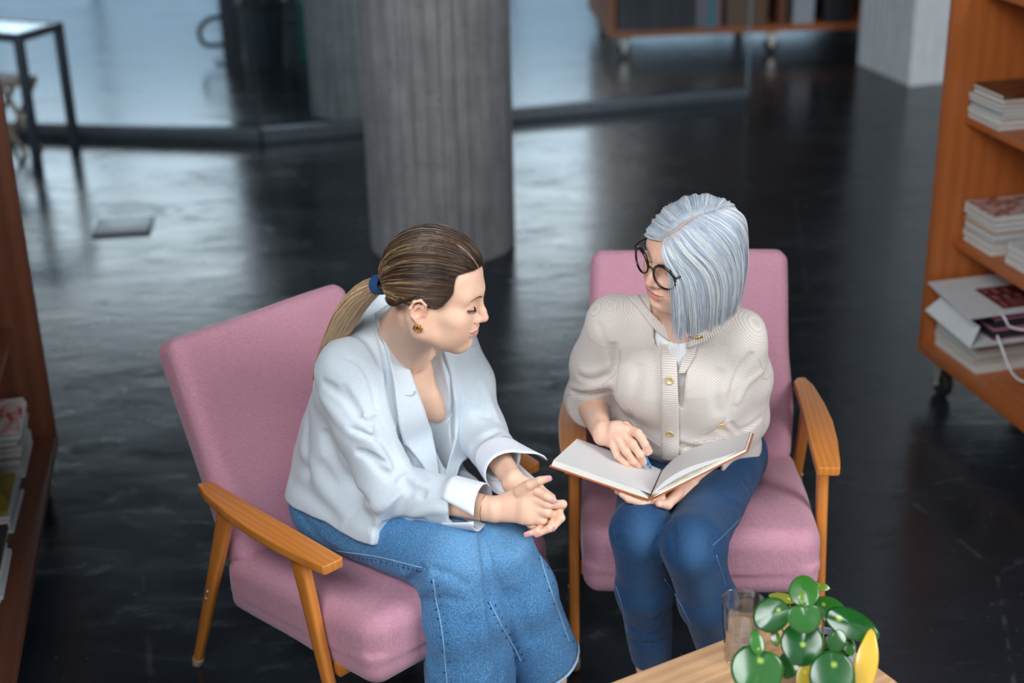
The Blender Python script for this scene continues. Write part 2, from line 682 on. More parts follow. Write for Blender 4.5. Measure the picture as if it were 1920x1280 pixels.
# ================================================================== the hall
def floor_material():
    m = NT('black_painted_concrete')
    v = m.coord()
    vs = m.coord('Object', (1.0, 2.2, 1.0))
    n1 = m.noise(vs, 1.6, 6, 0.62, 0.6)
    n2 = m.noise(v, 14.0, 5, 0.6)
    worn = m.noise(vs, 3.2, 8, 0.7, 0.9)
    col = m.ramp(n1, [(0.3, (0.0105, 0.0145, 0.0200, 1)), (0.75, (0.018, 0.0240, 0.0320, 1))])
    col = m.mix(m.maprange(worn, 0.60, 0.74, 0.0, 0.30), col, (0.075, 0.085, 0.095, 1))
    sp = m.n.new('ShaderNodeTexVoronoi'); m.l.new(v, sp.inputs['Vector']); sp.inputs['Scale'].default_value = 26.0
    speck = m.maprange(sp.outputs['Distance'], 0.05, 0.10, 1.0, 0.0)
    gate = m.maprange(m.noise(v, 2.0, 2), 0.5, 0.62, 0.0, 0.5)
    col = m.mix(m.math('MULTIPLY', speck, gate), col, (0.16, 0.18, 0.20, 1))
    # thin pale scratches and cracks
    sc = m.n.new('ShaderNodeTexVoronoi'); sc.feature = 'DISTANCE_TO_EDGE'
    wv = m.mix(0.12, v, None or (0, 0, 0, 1)) if False else v
    m.l.new(wv, sc.inputs['Vector']); sc.inputs['Scale'].default_value = 0.7
    crack = m.maprange(sc.outputs['Distance'], 0.0, 0.006, 0.35, 0.0)
    col = m.mix(m.math('MULTIPLY', crack, m.maprange(n2, 0.45, 0.6, 0, 1)), col, (0.12, 0.13, 0.14, 1))
    rough = m.math('ADD', m.maprange(n1, 0.3, 0.75, 0.15, 0.26), m.maprange(worn, 0.52, 0.72, 0.0, 0.16))
    h = m.math('ADD', m.math('MULTIPLY', m.noise(vs, 5.0, 4, 0.6), 1.0), m.math('MULTIPLY', worn, 0.6))
    m.bump(h, 0.12, 0.010)
    return m.set(color=col, rough=rough, spec=0.5)


def concrete(name, dark, light, bump=0.5, vert=False):
    m = NT(name)
    v = m.coord(); vz = m.coord('Object', (1, 1, 0.12))
    a = m.noise(v, 9.0, 8, 0.65); b = m.noise(vz, 22.0, 5, 0.6); c = m.noise(v, 60.0, 4, 0.7)
    f = m.math('ADD', m.math('MULTIPLY', a, 0.4), m.math('MULTIPLY', b, 0.6))
    col = m.ramp(f, [(0.3, lin(*dark)), (0.7, lin(*light))])
    pit = m.maprange(m.noise(v, 45.0, 2), 0.66, 0.72, 0.0, 0.7)
    col = m.mix(pit, col, tuple(x * 0.5 for x in lin(*dark)[:3]) + (1,))
    m.bump(m.math('ADD', c, m.math('MULTIPLY', b, 0.8)), bump, 0.004)
    return m.set(color=col, rough=0.85, spec=0.3)


M['floor'] = floor_material()
M['column'] = concrete('board_marked_concrete', (102, 103, 105), (148, 148, 149))
M['white_column'] = concrete('whitewashed_concrete', (200, 207, 211), (226, 231, 234), 0.3)
M['wall'] = plain('dark_wall_plaster', (38, 43, 48), 0.9)
M['ceiling'] = plain('dark_ceiling', (30, 33, 37), 0.9)
M['plate'] = plain('worn_grey_steel_plate', (158, 163, 166), 0.35, scale=12.0)
M['rail'] = plain('grey_anodised_rail', (92, 100, 108), 0.35, metal=0.7)


def glass_sheet(name='clear_partition_glass', base=.03, edge=.75, tint=(0.95, 0.98, 0.99, 1), rough=.02, power=4.0):
    """thin clear sheet: mostly see-through, mirror-like towards grazing angles"""
    m = NT(name)
    tr = m.n.new('ShaderNodeBsdfTransparent'); tr.inputs['Color'].default_value = tint
    gl = m.n.new('ShaderNodeBsdfGlossy'); gl.inputs['Roughness'].default_value = rough
    ge = m.n.new('ShaderNodeNewGeometry'); dt = m.n.new('ShaderNodeVectorMath'); dt.operation = 'DOT_PRODUCT'
    m.l.new(ge.outputs['Normal'], dt.inputs[0]); m.l.new(ge.outputs['Incoming'], dt.inputs[1])
    g = m.math('SUBTRACT', 1.0, m.math('ABSOLUTE', dt.outputs['Value']))
    fac = m.math('ADD', base, m.math('MULTIPLY', m.math('POWER', g, power), edge))
    mx = m.n.new('ShaderNodeMixShader')
    m.l.new(fac, mx.inputs[0]); m.l.new(tr.outputs[0], mx.inputs[1]); m.l.new(gl.outputs[0], mx.inputs[2])
    m.l.new(mx.outputs[0], m.out.inputs['Surface'])
    return m.mat


M['edge_glass'] = plain('ground_glass_edge', (120, 140, 148), 0.4)
M['sheet_glass'] = glass_sheet()


def pane_light():
    m = NT('bright_daylight_pane')
    # glow graded by height to shape the floor reflections: dimmer low, brighter high
    n = m.noise(m.coord('Object', (0.8, 1, 1.1)), 1.3, 3)
    sx = m.n.new('ShaderNodeSeparateXYZ'); m.l.new(m.coord(), sx.inputs[0])
    h = m.math('ADD', sx.outputs[2], m.math('MULTIPLY', m.math('SUBTRACT', n, .5), 1.6))
    col = m.ramp(m.maprange(h, 0.4, 3.6, 0, 1), [(0.0, (.10, .15, .20, 1)), (.40, (.11, .17, .23, 1)), (.64, (.40, .52, .62, 1)), (1.0, (.86, .94, .98, 1))])
    m.set(color=(0.5, 0.6, 0.7, 1), rough=0.2, emit=col, emit_s=6.0)
    return m.mat


M['pane'] = pane_light()

# floor and ceiling
fl = MB(); fl.add([(-9, -5, 0), (9, -5, 0), (9, 17, 0), (-9, 17, 0)], [(0, 1, 2, 3)])
tag(fl.build('floor', M['floor'], fixn=False), kind='structure')
ce = MB().box((-9, -0.5, 4.9), (9, 17, 5.0))
tag(ce.build('ceiling', M['ceiling']), kind='structure')

# far wall with tall windows
WY = 16.0
wins = [(-8.6, -5.9), (-5.75, -2.95), (-0.9, 1.05), (1.25, 3.4), (5.2, 7.4)]
wall = MB()
xs = [-9.0] + [x for w in wins for x in w] + [9.0]
for i in range(0, len(xs), 2):
    wall.box((xs[i], WY, 0), (xs[i + 1], WY + 0.3, 4.9))
for a, b in wins:
    wall.box((a, WY, 0), (b, WY + 0.3, 0.25)); wall.box((a, WY, 4.25), (b, WY + 0.3, 4.9))
tag(wall.build('wall_far', M['wall']), kind='structure')
for i, (a, b) in enumerate(wins):
    fr = MB()
    for x in (a, (a + b) / 2 - 0.03, b - 0.06): fr.box((x, WY + 0.08, 0.25), (x + 0.06, WY + 0.16, 4.25))
    for z in (0.25, 1.5, 2.9, 4.19): fr.box((a, WY + 0.085, z), (b, WY + 0.155, z + 0.06))
    w = tag(fr.build('window_%d' % (i + 1), M['dark_steel']), kind='structure')
    MB().box((a, WY + 0.11, 0.25), (b, WY + 0.13, 4.25)).build('pane', M['pane'], w)

# round board-marked column, and the second one behind the glass
def column(cx, cy, r, strips, name, seed):
    rng = random.Random(seed)
    vs, fs = [], []
    prof = []
    for s in range(strips):
        dr = rng.uniform(-0.004, 0.004)
        for k, t in enumerate((0.0, 0.07, 0.5, 0.93)):
            a = 2 * math.pi * (s + t) / strips
            prof.append((a, r + (dr if k else -0.007)))
    n = len(prof)
    rows = [0.0, 0.05, 0.6, 1.2, 1.8, 2.6, 3.6, 4.9]
    for z in rows:
        for a, rr in prof: vs.append((cx + rr * math.cos(a), cy + rr * math.sin(a), z))
    for i in range(len(rows) - 1):
        for k in range(n): fs.append((i * n + k, i * n + (k + 1) % n, (i + 1) * n + (k + 1) % n, (i + 1) * n + k))
    mb = MB().add(vs, fs)
    return tag(mb.build(name, M['column']), kind='structure')


column(-0.283, 6.02, 0.304, 34, 'column', 3)
column(-0.80, 8.33, 0.31, 34, 'column.001', 5)

# white fluted pillar at the back right
wp = MB()
c0 = V(2.341, 8.52); sd = unit(V(-0.17, 0.60)); rd = V(sd[1], -sd[0])
poly = []
for k in range(9):
    t = 0.62 * k / 9
    for dt, o in ((0.0, 0.0), (0.028, 0.0), (0.034, 0.016), (0.062, 0.016)):
        p = c0 + sd * (0.62 - (t + dt)) + rd * o
        poly.append((p[0], p[1]))
poly.append((c0[0], c0[1]))
p = c0 + rd * 0.62; poly.append((p[0], p[1]))
p = p + sd * 0.62; poly.append((p[0], p[1]))
wp.prism(poly, 0, 4.9)
tag(wp.build('pillar', M['white_column']), kind='structure')

# steel floor hatch
hx = [atZ(u, v, 0.0) for u, v in ((170, 450), (291, 443), (290, 405), (178, 412))]
hc = sum(hx) / 4
hatch = empty('floor_hatch', (hc[0], hc[1], 0))
tag(hatch, 'small grey steel hatch plate set in the dark floor', 'hatch')
ex = unit(hx[1] - hx[0]); ey = V(-ex[1], ex[0], 0)
def hp(a, b): return (ex * a + ey * b)[:2]
MB().prism([hp(-.125, -.11), hp(.125, -.11), hp(.125, .11), hp(-.125, .11)], 0.0, 0.010).build('frame', M['rail'], hatch, bevel=0.002)
MB().prism([hp(-.112, -.098), hp(.112, -.098), hp(.112, .098), hp(-.112, .098)], 0.0, 0.014).build('plate', M['plate'], hatch, bevel=0.003)

# glass partition on a floor rail
gp = empty('glass_partition', (-1.29, 7.62, 0))
tag(gp, 'frameless glass partition standing on a grey floor rail behind the column', 'partition')
pts = [V(-4.6, 8.27), V(-1.29, 7.65), V(1.37, 8.29)]
o2 = V(-1.29, 7.62)
for i in range(2):
    a, b = pts[i] - o2, pts[i + 1] - o2
    d = unit(b - a); n = V(-d[1], d[0]) * 0.03
    MB().prism([a - n, b - n, b + n, a + n], 0.0, 0.075).build('floor_rail', M['rail'], gp, bevel=0.006)
    k = 3 if i == 0 else 2
    for j in range(k):
        q0 = a + (b - a) * (j / k) + d * 0.004; q1 = a + (b - a) * ((j + 1) / k) - d * 0.004
        m2 = unit(n) * 0.005
        MB().prism([q0 - m2, q1 - m2, q1 + m2, q0 + m2], 0.07, 2.6).build('pane', M['sheet_glass'], gp)
        if (i, j) == (1, 1):
            e_ = q1 - d * .006
            MB().prism([e_ - m2, q1 - m2 + d * .001, q1 + m2 + d * .001, e_ + m2], 0.08, 2.6).build('glass_edge', M['edge_glass'], gp)

# ------------------------------------------------------------------ steel frame table at far left
M['frame_steel'] = plain('grey_square_tube_steel', (66, 74, 84), 0.4, metal=0.5)
M['stool_wood'] = plain('pale_brown_wood', (132, 120, 104), 0.6)
tb = empty('frame_table', (-2.62, 7.62, 0), math.radians(66))
tag(tb, 'square-tube grey steel frame table at the glass partition behind the left bookcase', 'table')
W_, D_, H_ = 0.30, 0.62, 0.66
for sx in (0, 1):
    for sy in (0, 1):
        x, y = (sx - 0.5) * W_, (sy - 0.5) * D_
        MB().box((x - .02, y - .02, 0), (x + .02, y + .02, H_)).build('leg', M['frame_steel'], tb, bevel=0.003)
fr = MB()
for sx in (-1, 1): fr.box((sx * W_ / 2 - .02, -D_ / 2, H_ - .04), (sx * W_ / 2 + .02, D_ / 2, H_))
for sy in (-1, 1): fr.box((-W_ / 2, sy * D_ / 2 - .02, H_ - .04), (W_ / 2, sy * D_ / 2 + .02, H_))
fr.build('top_frame', M['frame_steel'], tb, bevel=0.003)
MB().box((-W_ / 2 + .02, -D_ / 2 + .02, H_ - .012), (W_ / 2 - .02, D_ / 2 - .02, H_ - .004)).build('glass_top', M['sheet_glass'], tb)
st = empty('folding_stool', (-2.585, 7.615, 0), math.radians(-24))
tag(st, 'small pale wooden cross-legged stool under the steel frame table', 'stool')
MB().box((-.13, -.10, .36), (.13, .10, .385)).build('seat', M['stool_wood'], st, bevel=0.006)
for s in (-1, 1):
    l1 = MB(); l1.tube([(-.12, s * .085, 0), (.12, s * .085, .36)], .014, 6); l1.build('leg', M['stool_wood'], st, smooth='sharp')
    l2 = MB(); l2.tube([(.12, s * .06, 0), (-.12, s * .06, .36)], .014, 6); l2.build('leg', M['stool_wood'], st, smooth='sharp')

# ------------------------------------------------------------------ bin, stand and bag behind the glass
M['bin_grey'] = plain('dark_blue_grey_bin_metal', (46, 58, 66), 0.35, metal=0.4)
bn = empty('waste_bin', (-1.52, 9.40, 0))
tag(bn, 'dark tapered round waste bin with a rolled rim behind the glass', 'bin')
MB().lathe([(.0, .0), (.118, .0), (.122, .01), (.15, .41), (.144, .41), (.116, .02), (.0, .015)], 36).build('body', M['bin_grey'], bn, smooth='sharp')
MB().lathe([(.15, .395), (.160, .397), (.162, .42), (.156, .432), (.145, .43), (.143, .405)], 36, close=True).build('rim', M['black_plastic'], bn, smooth=True)
hs = empty('display_stand', (-1.76, 9.60, 0), math.radians(15))
tag(hs, 'slim dark grey stand with a black side loop beside the round bin', 'stand')
MB().box((-.06, -.05, 0), (.06, .05, 1.3)).build('post', M['dark_steel'], hs, bevel=0.006)
loop = [(-.06, 0, .29), (-.13, 0, .28), (-.185, -.01, .24), (-.20, -.01, .18), (-.17, 0, .12), (-.10, 0, .11), (-.05, 0, .11)]
MB().tube(catmull(loop, 5), .016, 10).build('loop_handle', M['black_plastic'], hs, smooth=True)
MB().box((-.12, -.10, 0), (.12, .10, .012)).build('foot_plate', M['dark_steel'], hs, bevel=0.003)
pk = empty('printed_box', (-1.21, 9.62, 0), math.radians(-10))
tag(pk, 'tall teal printed box with red shapes between the bin and the rear column', 'box')
M['teal'] = plain('teal_print', (30, 92, 86), 0.5); M['red'] = plain('brick_red_print', (142, 66, 56), 0.5)
M['blue_print'] = plain('pale_blue_print', (86, 112, 140), 0.5)
MB().box((-.10, -.09, 0), (.10, .09, .62)).build('body', M['teal'], pk, bevel=0.004)
for k in range(5):
    z = .04 + k * .085
    MB().prism([(-.0, z), (.06, z + .01), (.07, z + .05), (.02, z + .055)], -.0915, -.0895, M=Matrix(((1, 0, 0, .0), (0, 0, 1, 0), (0, 1, 0, 0), (0, 0, 0, 1)))).build('red_patch', M['red'], pk)
MB().box((-.09, -.092, .38), (.09, -.0895, .60)).build('blue_panel', M['blue_print'], pk)


# ------------------------------------------------------------------ bookcases on casters
def caster(parent, x, y, name='caster', r=.045):
    top = .13
    c = MB()
    c.box((x - .04, y - .04, top - .006), (x + .04, y + .04, top))
    for s in (-1, 1): c.prism([(x - .03, top - .006), (x + .03, top - .006), (x + .012, .04), (x - .012, .04)], y + s * .026 - .002, y + s * .026 + .002, M=Matrix(((1, 0, 0, 0), (0, 0, 1, 0), (0, 1, 0, 0), (0, 0, 0, 1))))
    c.tube([(x, y - .032, r), (x, y + .032, r)], .008, 10)
    o = c.build(name, M['steel'], parent)
    w = MB()
    ring = [(r - .006, -.016), (r, -.011), (r, .011), (r - .006, .016), (.01, .016), (.01, -.016)]
    Rm = Matrix(((1, 0, 0, x), (0, 0, 1, y), (0, 1, 0, r), (0, 0, 0, 1)))
    w.lathe(ring, 24, close=True); w.v = [tuple(Rm @ Vector(p)) for p in w.v]
    w.build('wheel', M['rubber'], o, smooth='sharp')
    return o


def bookcase(loc, rz, side, label, mat, mat_base, length, height=1.95, depth=.42, shelves=(.52, .92, 1.32)):
    """local x runs along the front away from the end panel, side*y goes into the case"""
    t = tag(empty('bookcase', loc, rz), label, 'bookcase')
    def b(x0, x1, y0, y1, z0, z1): return ((x0, min(side * y0, side * y1), z0), (x1, max(side * y0, side * y1), z1))
    MB().box(*b(-.03, 0, 0, depth, .13, height)).build('end_panel', mat, t, bevel=0.002)
    MB().box(*b(length, length + .03, 0, depth, .13, height)).build('end_panel', mat, t, bevel=0.002)
    MB().box(*b(0.0005, length - .0005, 0.0, depth, .13, .165)).build('base_board', mat_base, t, bevel=0.002)
    MB().box(*b(-.03, length + .03, depth + .0005, depth + .02, .13, height)).build('back_panel', mat, t)
    for z in shelves:
        MB().box(*b(0.0005, length - .0005, .07, depth - .0005, z - .022, z)).build('shelf', mat, t, bevel=0.002)
    for x in (.06, length - .06):
        for y in (.05, depth - .05): caster(t, x, side * y)
    return t


Lrz = math.atan2(-.9821, .18826)
Lcase = bookcase((-1.351, 3.934, 0), Lrz, -1, 'brown plywood bookcase on casters, left of the pink chairs, magazines on its base', M['ply_dark'], M['ply_dark'], 2.2)
Rrz = math.atan2(-.97015, .2425)
Rcase = bookcase((1.343, 4.458, 0), Rrz, 1, 'orange plywood bookcase on casters, right of the chairs, with stacks and a paper bag', M['ply'], M['ply'], 2.0)
for o in Lcase.children:
    if o.name.startswith('shelf') and o.location.z < 1: pass


def local(loc, rz):
    c, s = math.cos(rz), math.sin(rz)
    return lambda x, y, z: (loc[0] + c * x - s * y, loc[1] + s * x + c * y, z)


Lp = local((-1.351, 3.934), Lrz); Rp = local((1.343, 4.458), Rrz)

# dividing board on the left base
dv = MB().box((.30, -.40, .166), (.322, -.135, .335)).build('divider', M['ply'], Lcase, bevel=0.002)

# ------------------------------------------------------------------ magazines and books
M['paper'] = NT('page_edges').mat
def _pages():
    m = NT('stacked_page_edges')
    f = m.wave(m.coord('Object', (1, 1, 1)), 160.0, 2.0, 'Z', detail=2.0)
    m.set(color=m.ramp(f, [(0.1, lin(168, 166, 160)), (0.6, lin(214, 213, 208))]), rough=0.85)
    return m.mat
M['paper'] = _pages()
cover_cols = {}
def cover(rgb, rgb2=None, scale=9.0):
    k = (rgb, rgb2, scale)
    if k not in cover_cols:
        m = NT('printed_cover')
        if rgb2:
            v = m.coord('Object', (1, 1, 0.01))
            n = m.noise(v, scale, 3, 0.6, 1.2)
            col = m.ramp(n, [(0.44, lin(*rgb)), (0.54, lin(*rgb2))])
        else:
            n = m.noise(m.coord(), 20.0, 2); c = lin(*rgb)
            col = m.ramp(n, [(0.3, tuple(x * .9 for x in c[:3]) + (1,)), (0.7, c)])
        m.set(color=col, rough=0.35)
        cover_cols[k] = m.mat
    return cover_cols[k]


def magazine(loc, rz, w, l, th, cov, name='magazine'):
    """pages are the root mesh, the printed cover wraps three sides"""
    t = 0.0012
    p = MB().box((-w / 2 + .002, -l / 2 + .003, t), (w / 2 - .002, l / 2 - .003, th - t)).build(name, M['paper'])
    p.location = loc; p.rotation_euler = (0, 0, rz)
    c = MB().box((-w / 2, -l / 2, 0), (w / 2, l / 2, t)).box((-w / 2, -l / 2, th - t), (w / 2, l / 2, th)).box((w / 2 - t, -l / 2, t), (w / 2, l / 2, th - t))
    c.build('cover', cov, p, bevel=0.0)
    return p


ORD = ['second', 'third', 'fourth', 'fifth', 'sixth', 'seventh', 'eighth', 'ninth', 'tenth', 'eleventh', 'twelfth']


def stack(P, x, y, z, rz, specs, group, edge_label, top_label, cat='magazine', name='magazine', jitter=.006, seed=1, dims=(.22, .29), alt=True):
    rng = random.Random(seed); out = []
    for i, (th, cv) in enumerate(specs):
        dx, dy, da = rng.uniform(-jitter, jitter), rng.uniform(-jitter, jitter), rng.uniform(-.03, .03)
        fl = math.pi if (alt and rng.random() < .8) else 0
        m = magazine(P(x + dx, y + dy, z), rz + da + fl, dims[0], dims[1], th - .0004, cv, name)
        tag(m, top_label if i == len(specs) - 1 else edge_label % ORD[len(specs) - 2 - i], cat, group)
        z += th; out.append(m)
    return out, z


greys = [(196, 198, 198), (178, 184, 188), (206, 202, 194), (160, 168, 174), (188, 178, 164)]
def gspec(n, th, seed, last=None):
    r = random.Random(seed)
    s = [(th * r.uniform(.7, 1.3), cover(r.choice(greys))) for _ in range(n)]
    if last: s.append(last)
    return s


# right bookcase: two shelf stacks, a white one nearer, and the base stack under the paper bag
stack(Rp, .100, .205, .92, Rrz, gspec(8, .011, 2, (.012, cover((74, 44, 30), (96, 62, 44), 5.0))), 'magazines on the top shelf',
      'pale-edged magazine, %s from the top of the highest right bookcase stack', 'brown-covered magazine topping the highest stack in the right bookcase', seed=3, dims=(.175, .26))
stack(Rp, .098, .23, .52, Rrz, gspec(4, .017, 5) + [(.006, cover((206, 164, 128)))] + gspec(2, .018, 7, (.02, cover((150, 90, 84), (190, 176, 168), 22.0))), 'magazines on the middle shelf',
      'thick pale magazine, %s from the top of the middle right bookcase stack', 'thick magazine with a red-brown patterned cover, middle shelf of right bookcase', seed=9, dims=(.17, .26))
stack(Rp, .325, .247, .52, Rrz, gspec(2, .02, 15, (.022, cover((206, 208, 206)))), 'white books on the middle shelf',
      'white book, %s from the top at the nearer end of the middle shelf', 'topmost white book at the nearer end of the middle shelf', 'book', 'book', seed=4, dims=(.17, .26))
_, zb = stack(Rp, .137, .20, .165, Rrz, gspec(4, .024, 22, (.02, cover((176, 190, 200)))), 'large books on the base',
      'large grey-edged book, %s from the top under the white paper bag', 'large pale blue book directly under the white paper bag', 'book', 'book', seed=12, dims=(.25, .33))

# left bookcase: three piles of magazines
_, zA = stack(Lp, .128, -.215, .165, Lrz, gspec(10, .013, 31, (.012, cover((214, 206, 204), (188, 74, 74), 7.0))), 'magazines in the far left pile',
      'white-edged magazine, %s from the top of the far pile, left bookcase', 'magazine with large red lettering topping the far pile, left bookcase', seed=6, jitter=.009)
stack(Lp, .445, -.215, .165, Lrz, gspec(4, .012, 41, (.011, cover((150, 132, 42), (118, 104, 40), 6.0))), 'magazines in the second left pile',
      'grey-edged magazine, %s from the top of the yellow-topped left pile', 'yellow-covered magazine with a magenta ring on the left bookcase', seed=8, jitter=.009)
topC, zC = stack(Lp, .78, -.205, .165, Lrz, gspec(6, .013, 51, (.012, cover((40, 42, 44), (58, 58, 58), 5.0))), 'magazines in the near left pile',
      'white-edged magazine, %s from the top of the nearest pile, left bookcase', 'dark-covered magazine with a green sticker, nearest pile of left bookcase', seed=10, jitter=.009)
M['green_sticker'] = plain('green_sticker', (40, 164, 80), 0.5)
M['magenta'] = plain('magenta_print', (170, 50, 130), 0.5)

# stickers and print on the left covers
MB().box((-.03, .06, .0105), (.005, .11, .0111)).build('sticker', M['green_sticker'], topC[-1])
# white paper bag lying on its side on the base stack
M['bag'] = plain('white_kraft_paper', (206, 207, 208), 0.7, 0.04)
M['bag_print'] = plain('dark_red_print', (96, 32, 34), 0.6)
M['bag_mark'] = plain('pale_red_print_marks', (150, 96, 92), 0.6)
M['cord'] = plain('white_cord', (226, 228, 234), 0.8)
M['navy'] = plain('navy_carton', (28, 32, 46), 0.5); M['pinkline'] = plain('pink_carton_edge', (176, 110, 128), 0.6)
bag = tag(empty('paper_bag', Rp(.03, 0, zb), Rrz), 'white paper bag with a dark red square print lying on the right bookcase base', 'bag')
x1, ya, yb_, h = .31, -.03, .30, .098
b = MB()
t = .0015
b.add([(0, ya, .05), (0, yb_, .05), (x1, yb_, h), (x1, ya - .02, h), (0, ya + .01, h), (0, yb_, h)],
      [(4, 5, 2, 3)])
b.add([(0, ya + .01, .002), (0, yb_, .002), (x1, yb_, .002), (x1, ya - .01, .002)], [(0, 1, 2, 3)])
# gusset folded inwards on the left, closed end, right side
b.add([(0, ya + .01, h), (x1, ya - .02, h), (x1 - .03, ya + .035, .055), (.02, ya + .05, .05), (0, ya + .01, .002), (x1, ya - .01, .002)],
      [(0, 3, 2, 1), (3, 4, 5, 2)])
b.add([(0, ya + .01, .002), (0, yb_, .002), (0, yb_, h), (0, ya + .01, h), (.02, ya + .05, .05)], [(0, 4, 3, 2, 1)])
b.add([(0, yb_, .002), (x1, yb_, .002), (x1, yb_, h), (0, yb_, h)], [(0, 1, 2, 3)])
bo = b.build('body', M['bag'], bag)
sm = bo.modifiers.new('thickness', 'SOLIDIFY'); sm.thickness = .0016
pr = MB(); pr.box((.10, .085, h + .0010), (.27, .235, h + .0022)); pr.build('printed_square', M['bag_print'], bag)
mk = MB()
for (a, bb, c, d) in ((.115, .10, .14, .115), (.115, .13, .15, .145), (.12, .17, .16, .18), (.165, .10, .20, .12), (.17, .14, .20, .155), (.17, .18, .20, .195), (.215, .10, .255, .112), (.215, .13, .225, .21), (.24, .13, .25, .21)):
    mk.box((a, bb, h + .0021), (c, d, h + .0027))
mk.build('print_marks', M['bag_mark'], bag)
for k in range(2):
    it = tag(empty('carton', Rp(.03 + .05, .02 + .0, zb + .006 + k * .036), Rrz), ('lower' if k == 0 else 'upper') + ' navy carton with pink edges inside the open paper bag', 'carton', 'navy cartons in the bag')
    MB().box((0, .03, 0), (.235, .25, .034)).build('body', M['navy'], it, bevel=0.002)
    e = MB()
    e.box((.0, .0285, .030), (.2365, .25, .0345)); e.box((.0, .0285, -.0002), (.2365, .25, .003))
    e.build('pink_edge', M['pinkline'], it)
for (y0, y1, zt, drop, xo) in ((.06, .20, h, .05, .012), (.05, .22, .03, .11, .035)):
    p = [(x1 - .02, y0, zt + .002), (x1 + xo * .6, y0 + .003, zt - drop * .2), (x1 + xo, y0 + .02, zt - drop * .7 if zt > .05 else zt - .02), (x1 + xo + .01, (y0 + y1) / 2, zt - drop * .95 if zt > .05 else zt - .028), (x1 + xo, y1 - .02, zt - drop * .7 if zt > .05 else zt - .02), (x1 - .02, y1, zt + .002)]
    if zt < .05: p = [(x1 - .004, y0, .03), (x1 + .03, y0, .0), (x1 + .055, y0 + .03, -.075), (x1 + .065, y0 + .08, -.105), (x1 + .06, y1, -.09), (x1 + .02, y1 + .03, .0)]
    MB().tube(catmull(p, 6), .0035, 7).build('cord_handle', M['cord'], bag, smooth=True)

# ------------------------------------------------------------------ bookcase at the back
Brz = math.atan2(.02, 1.0) + 0.06
bk = tag(empty('bookcase', (.66, 9.36, 0), Brz), 'dark wooden bookcase on casters at the back behind the glass', 'bookcase')
Lb = 1.95
for x in (0, Lb):
    MB().box((x, 0, .14), (x + .035, 1.0, 1.95)).build('end_panel', M['ply'], bk, bevel=0.002)
MB().box((.0355, 0, .14), (Lb - .0005, 1.0, .175)).build('base_board', M['ply'], bk, bevel=0.002)
MB().box((.0355, .49, .176), (Lb - .0005, .51, 1.95)).build('back_panel', M['ply_dark'], bk)
for z in (.60, 1.05, 1.5): MB().box((.0355, .03, z), (Lb - .0005, .97, z + .025)).build('shelf', M['ply_dark'], bk)
for x in (.10, Lb - .9, Lb - .06):
    for y in (.06, .94): caster(bk, x, y)
Bp = local((.66, 9.36), Brz)
bookc = [plain('dark_book_cloth', c, 0.6) for c in ((28, 32, 42), (36, 40, 48), (22, 24, 30), (44, 48, 58))]
rng = random.Random(11)
x = .06
first = None
def book(x, w, hgt, dep, mat, label, group=None, z=.176):
    p = Bp(x, .04, z)
    r = tag(MB().box((0, 0.004, 0.003), (w, dep, hgt - .003)).build('book', M['paper']), label, 'book', group)
    r.location = p; r.rotation_euler = (0, 0, Brz)
    MB().box((-.001, 0, 0), (w + .001, .004, hgt)).box((-.001, 0, 0), (.0015, dep, hgt)).box((w - .0015, 0, 0), (w + .001, dep, hgt)).build('cover', mat, r)
    return r
nb_ = 0
WORD = ['first', 'second', 'third', 'fourth', 'fifth', 'sixth', 'seventh', 'eighth', 'ninth', 'tenth', 'eleventh', 'twelfth', 'thirteenth', 'fourteenth', 'fifteenth']
while x < .50:
    w = rng.uniform(.032, .06)
    book(x, w - .003, rng.uniform(.33, .38), .26, rng.choice(bookc), 'tall dark volume, %s from the left end of the back bookcase' % WORD[nb_], 'dark volumes in the back bookcase'); x += w; nb_ += 1
book(x + .01, .16, .30, .2, cover((40, 110, 124), (160, 84, 92), 9.0), 'wide turquoise and pink book beside the dark volumes at the back'); x += .20
book(x + .01, .26, .27, .25, plain('brown_card', (104, 82, 66), 0.8), 'wide brown card folder standing on the back bookcase'); x += .32
book(x + .02, .05, .28, .22, plain('rust_cloth', (110, 66, 44), 0.7), 'narrow rust-brown book right of the brown folder at the back'); x += .12
for k in range(3):
    book(x + k * .045, .04, .27 - .02 * k, .2, plain('pale_cover', (160, 168, 178), 0.5), 'pale grey book at the back, %s from the left of three' % WORD[k], 'pale books in the back bookcase')
x += .20
for k in range(3):
    book(x + k * .06, .055, .32, .22, bookc[k], 'dark volume right of the pale back books, %s of three' % WORD[k], 'dark volumes at the right end')

# ================================================================== armchairs
def rounded_cushion(half, rad, fn=None, amp=0.0, h=.007):
    n = BX((0, 0, 0), half, rad)
    if fn: n = DSP(n, fn, amp)
    v, f = sdf_mesh(n, h * Q, -V(*half) - amp - .02, V(*half) + amp + .02)
    return v, f


def seat_mesh():
    hx_, hy_, hz_ = .268, .272, .084
    def fn(P):
        x, y, z = P.T
        d = np.zeros(len(P))
        d += -0.022 * np.exp(-(x / .22) ** 2 - (y / .24) ** 2) * (z > -.02)          # crowned top
        d += 0.010 * np.exp(-((np.abs(x) - .262) / .03) ** 2 - ((y + .262) / .03) ** 2) * (z > 0) * 1.0
        e = np.abs(np.abs(x) - .262) + np.abs(y + .263)
        d += 0.004 * np.exp(-(e / .010) ** 2)                                        # corner seam
        d += 0.0015 * vnoise(P, 22, 3)
        return d
    v, f = rounded_cushion((hx_, hy_, hz_), .042, fn, .025)
    # wedge: thin towards the rear, sloping down
    y = v[:, 1]; t = (y + .27) / .54
    v[:, 2] *= 1.0 - .16 * t
    v[:, 2] += .333 - .050 * t
    v[:, 1] += -.052
    return new_mesh('seat', v, f)


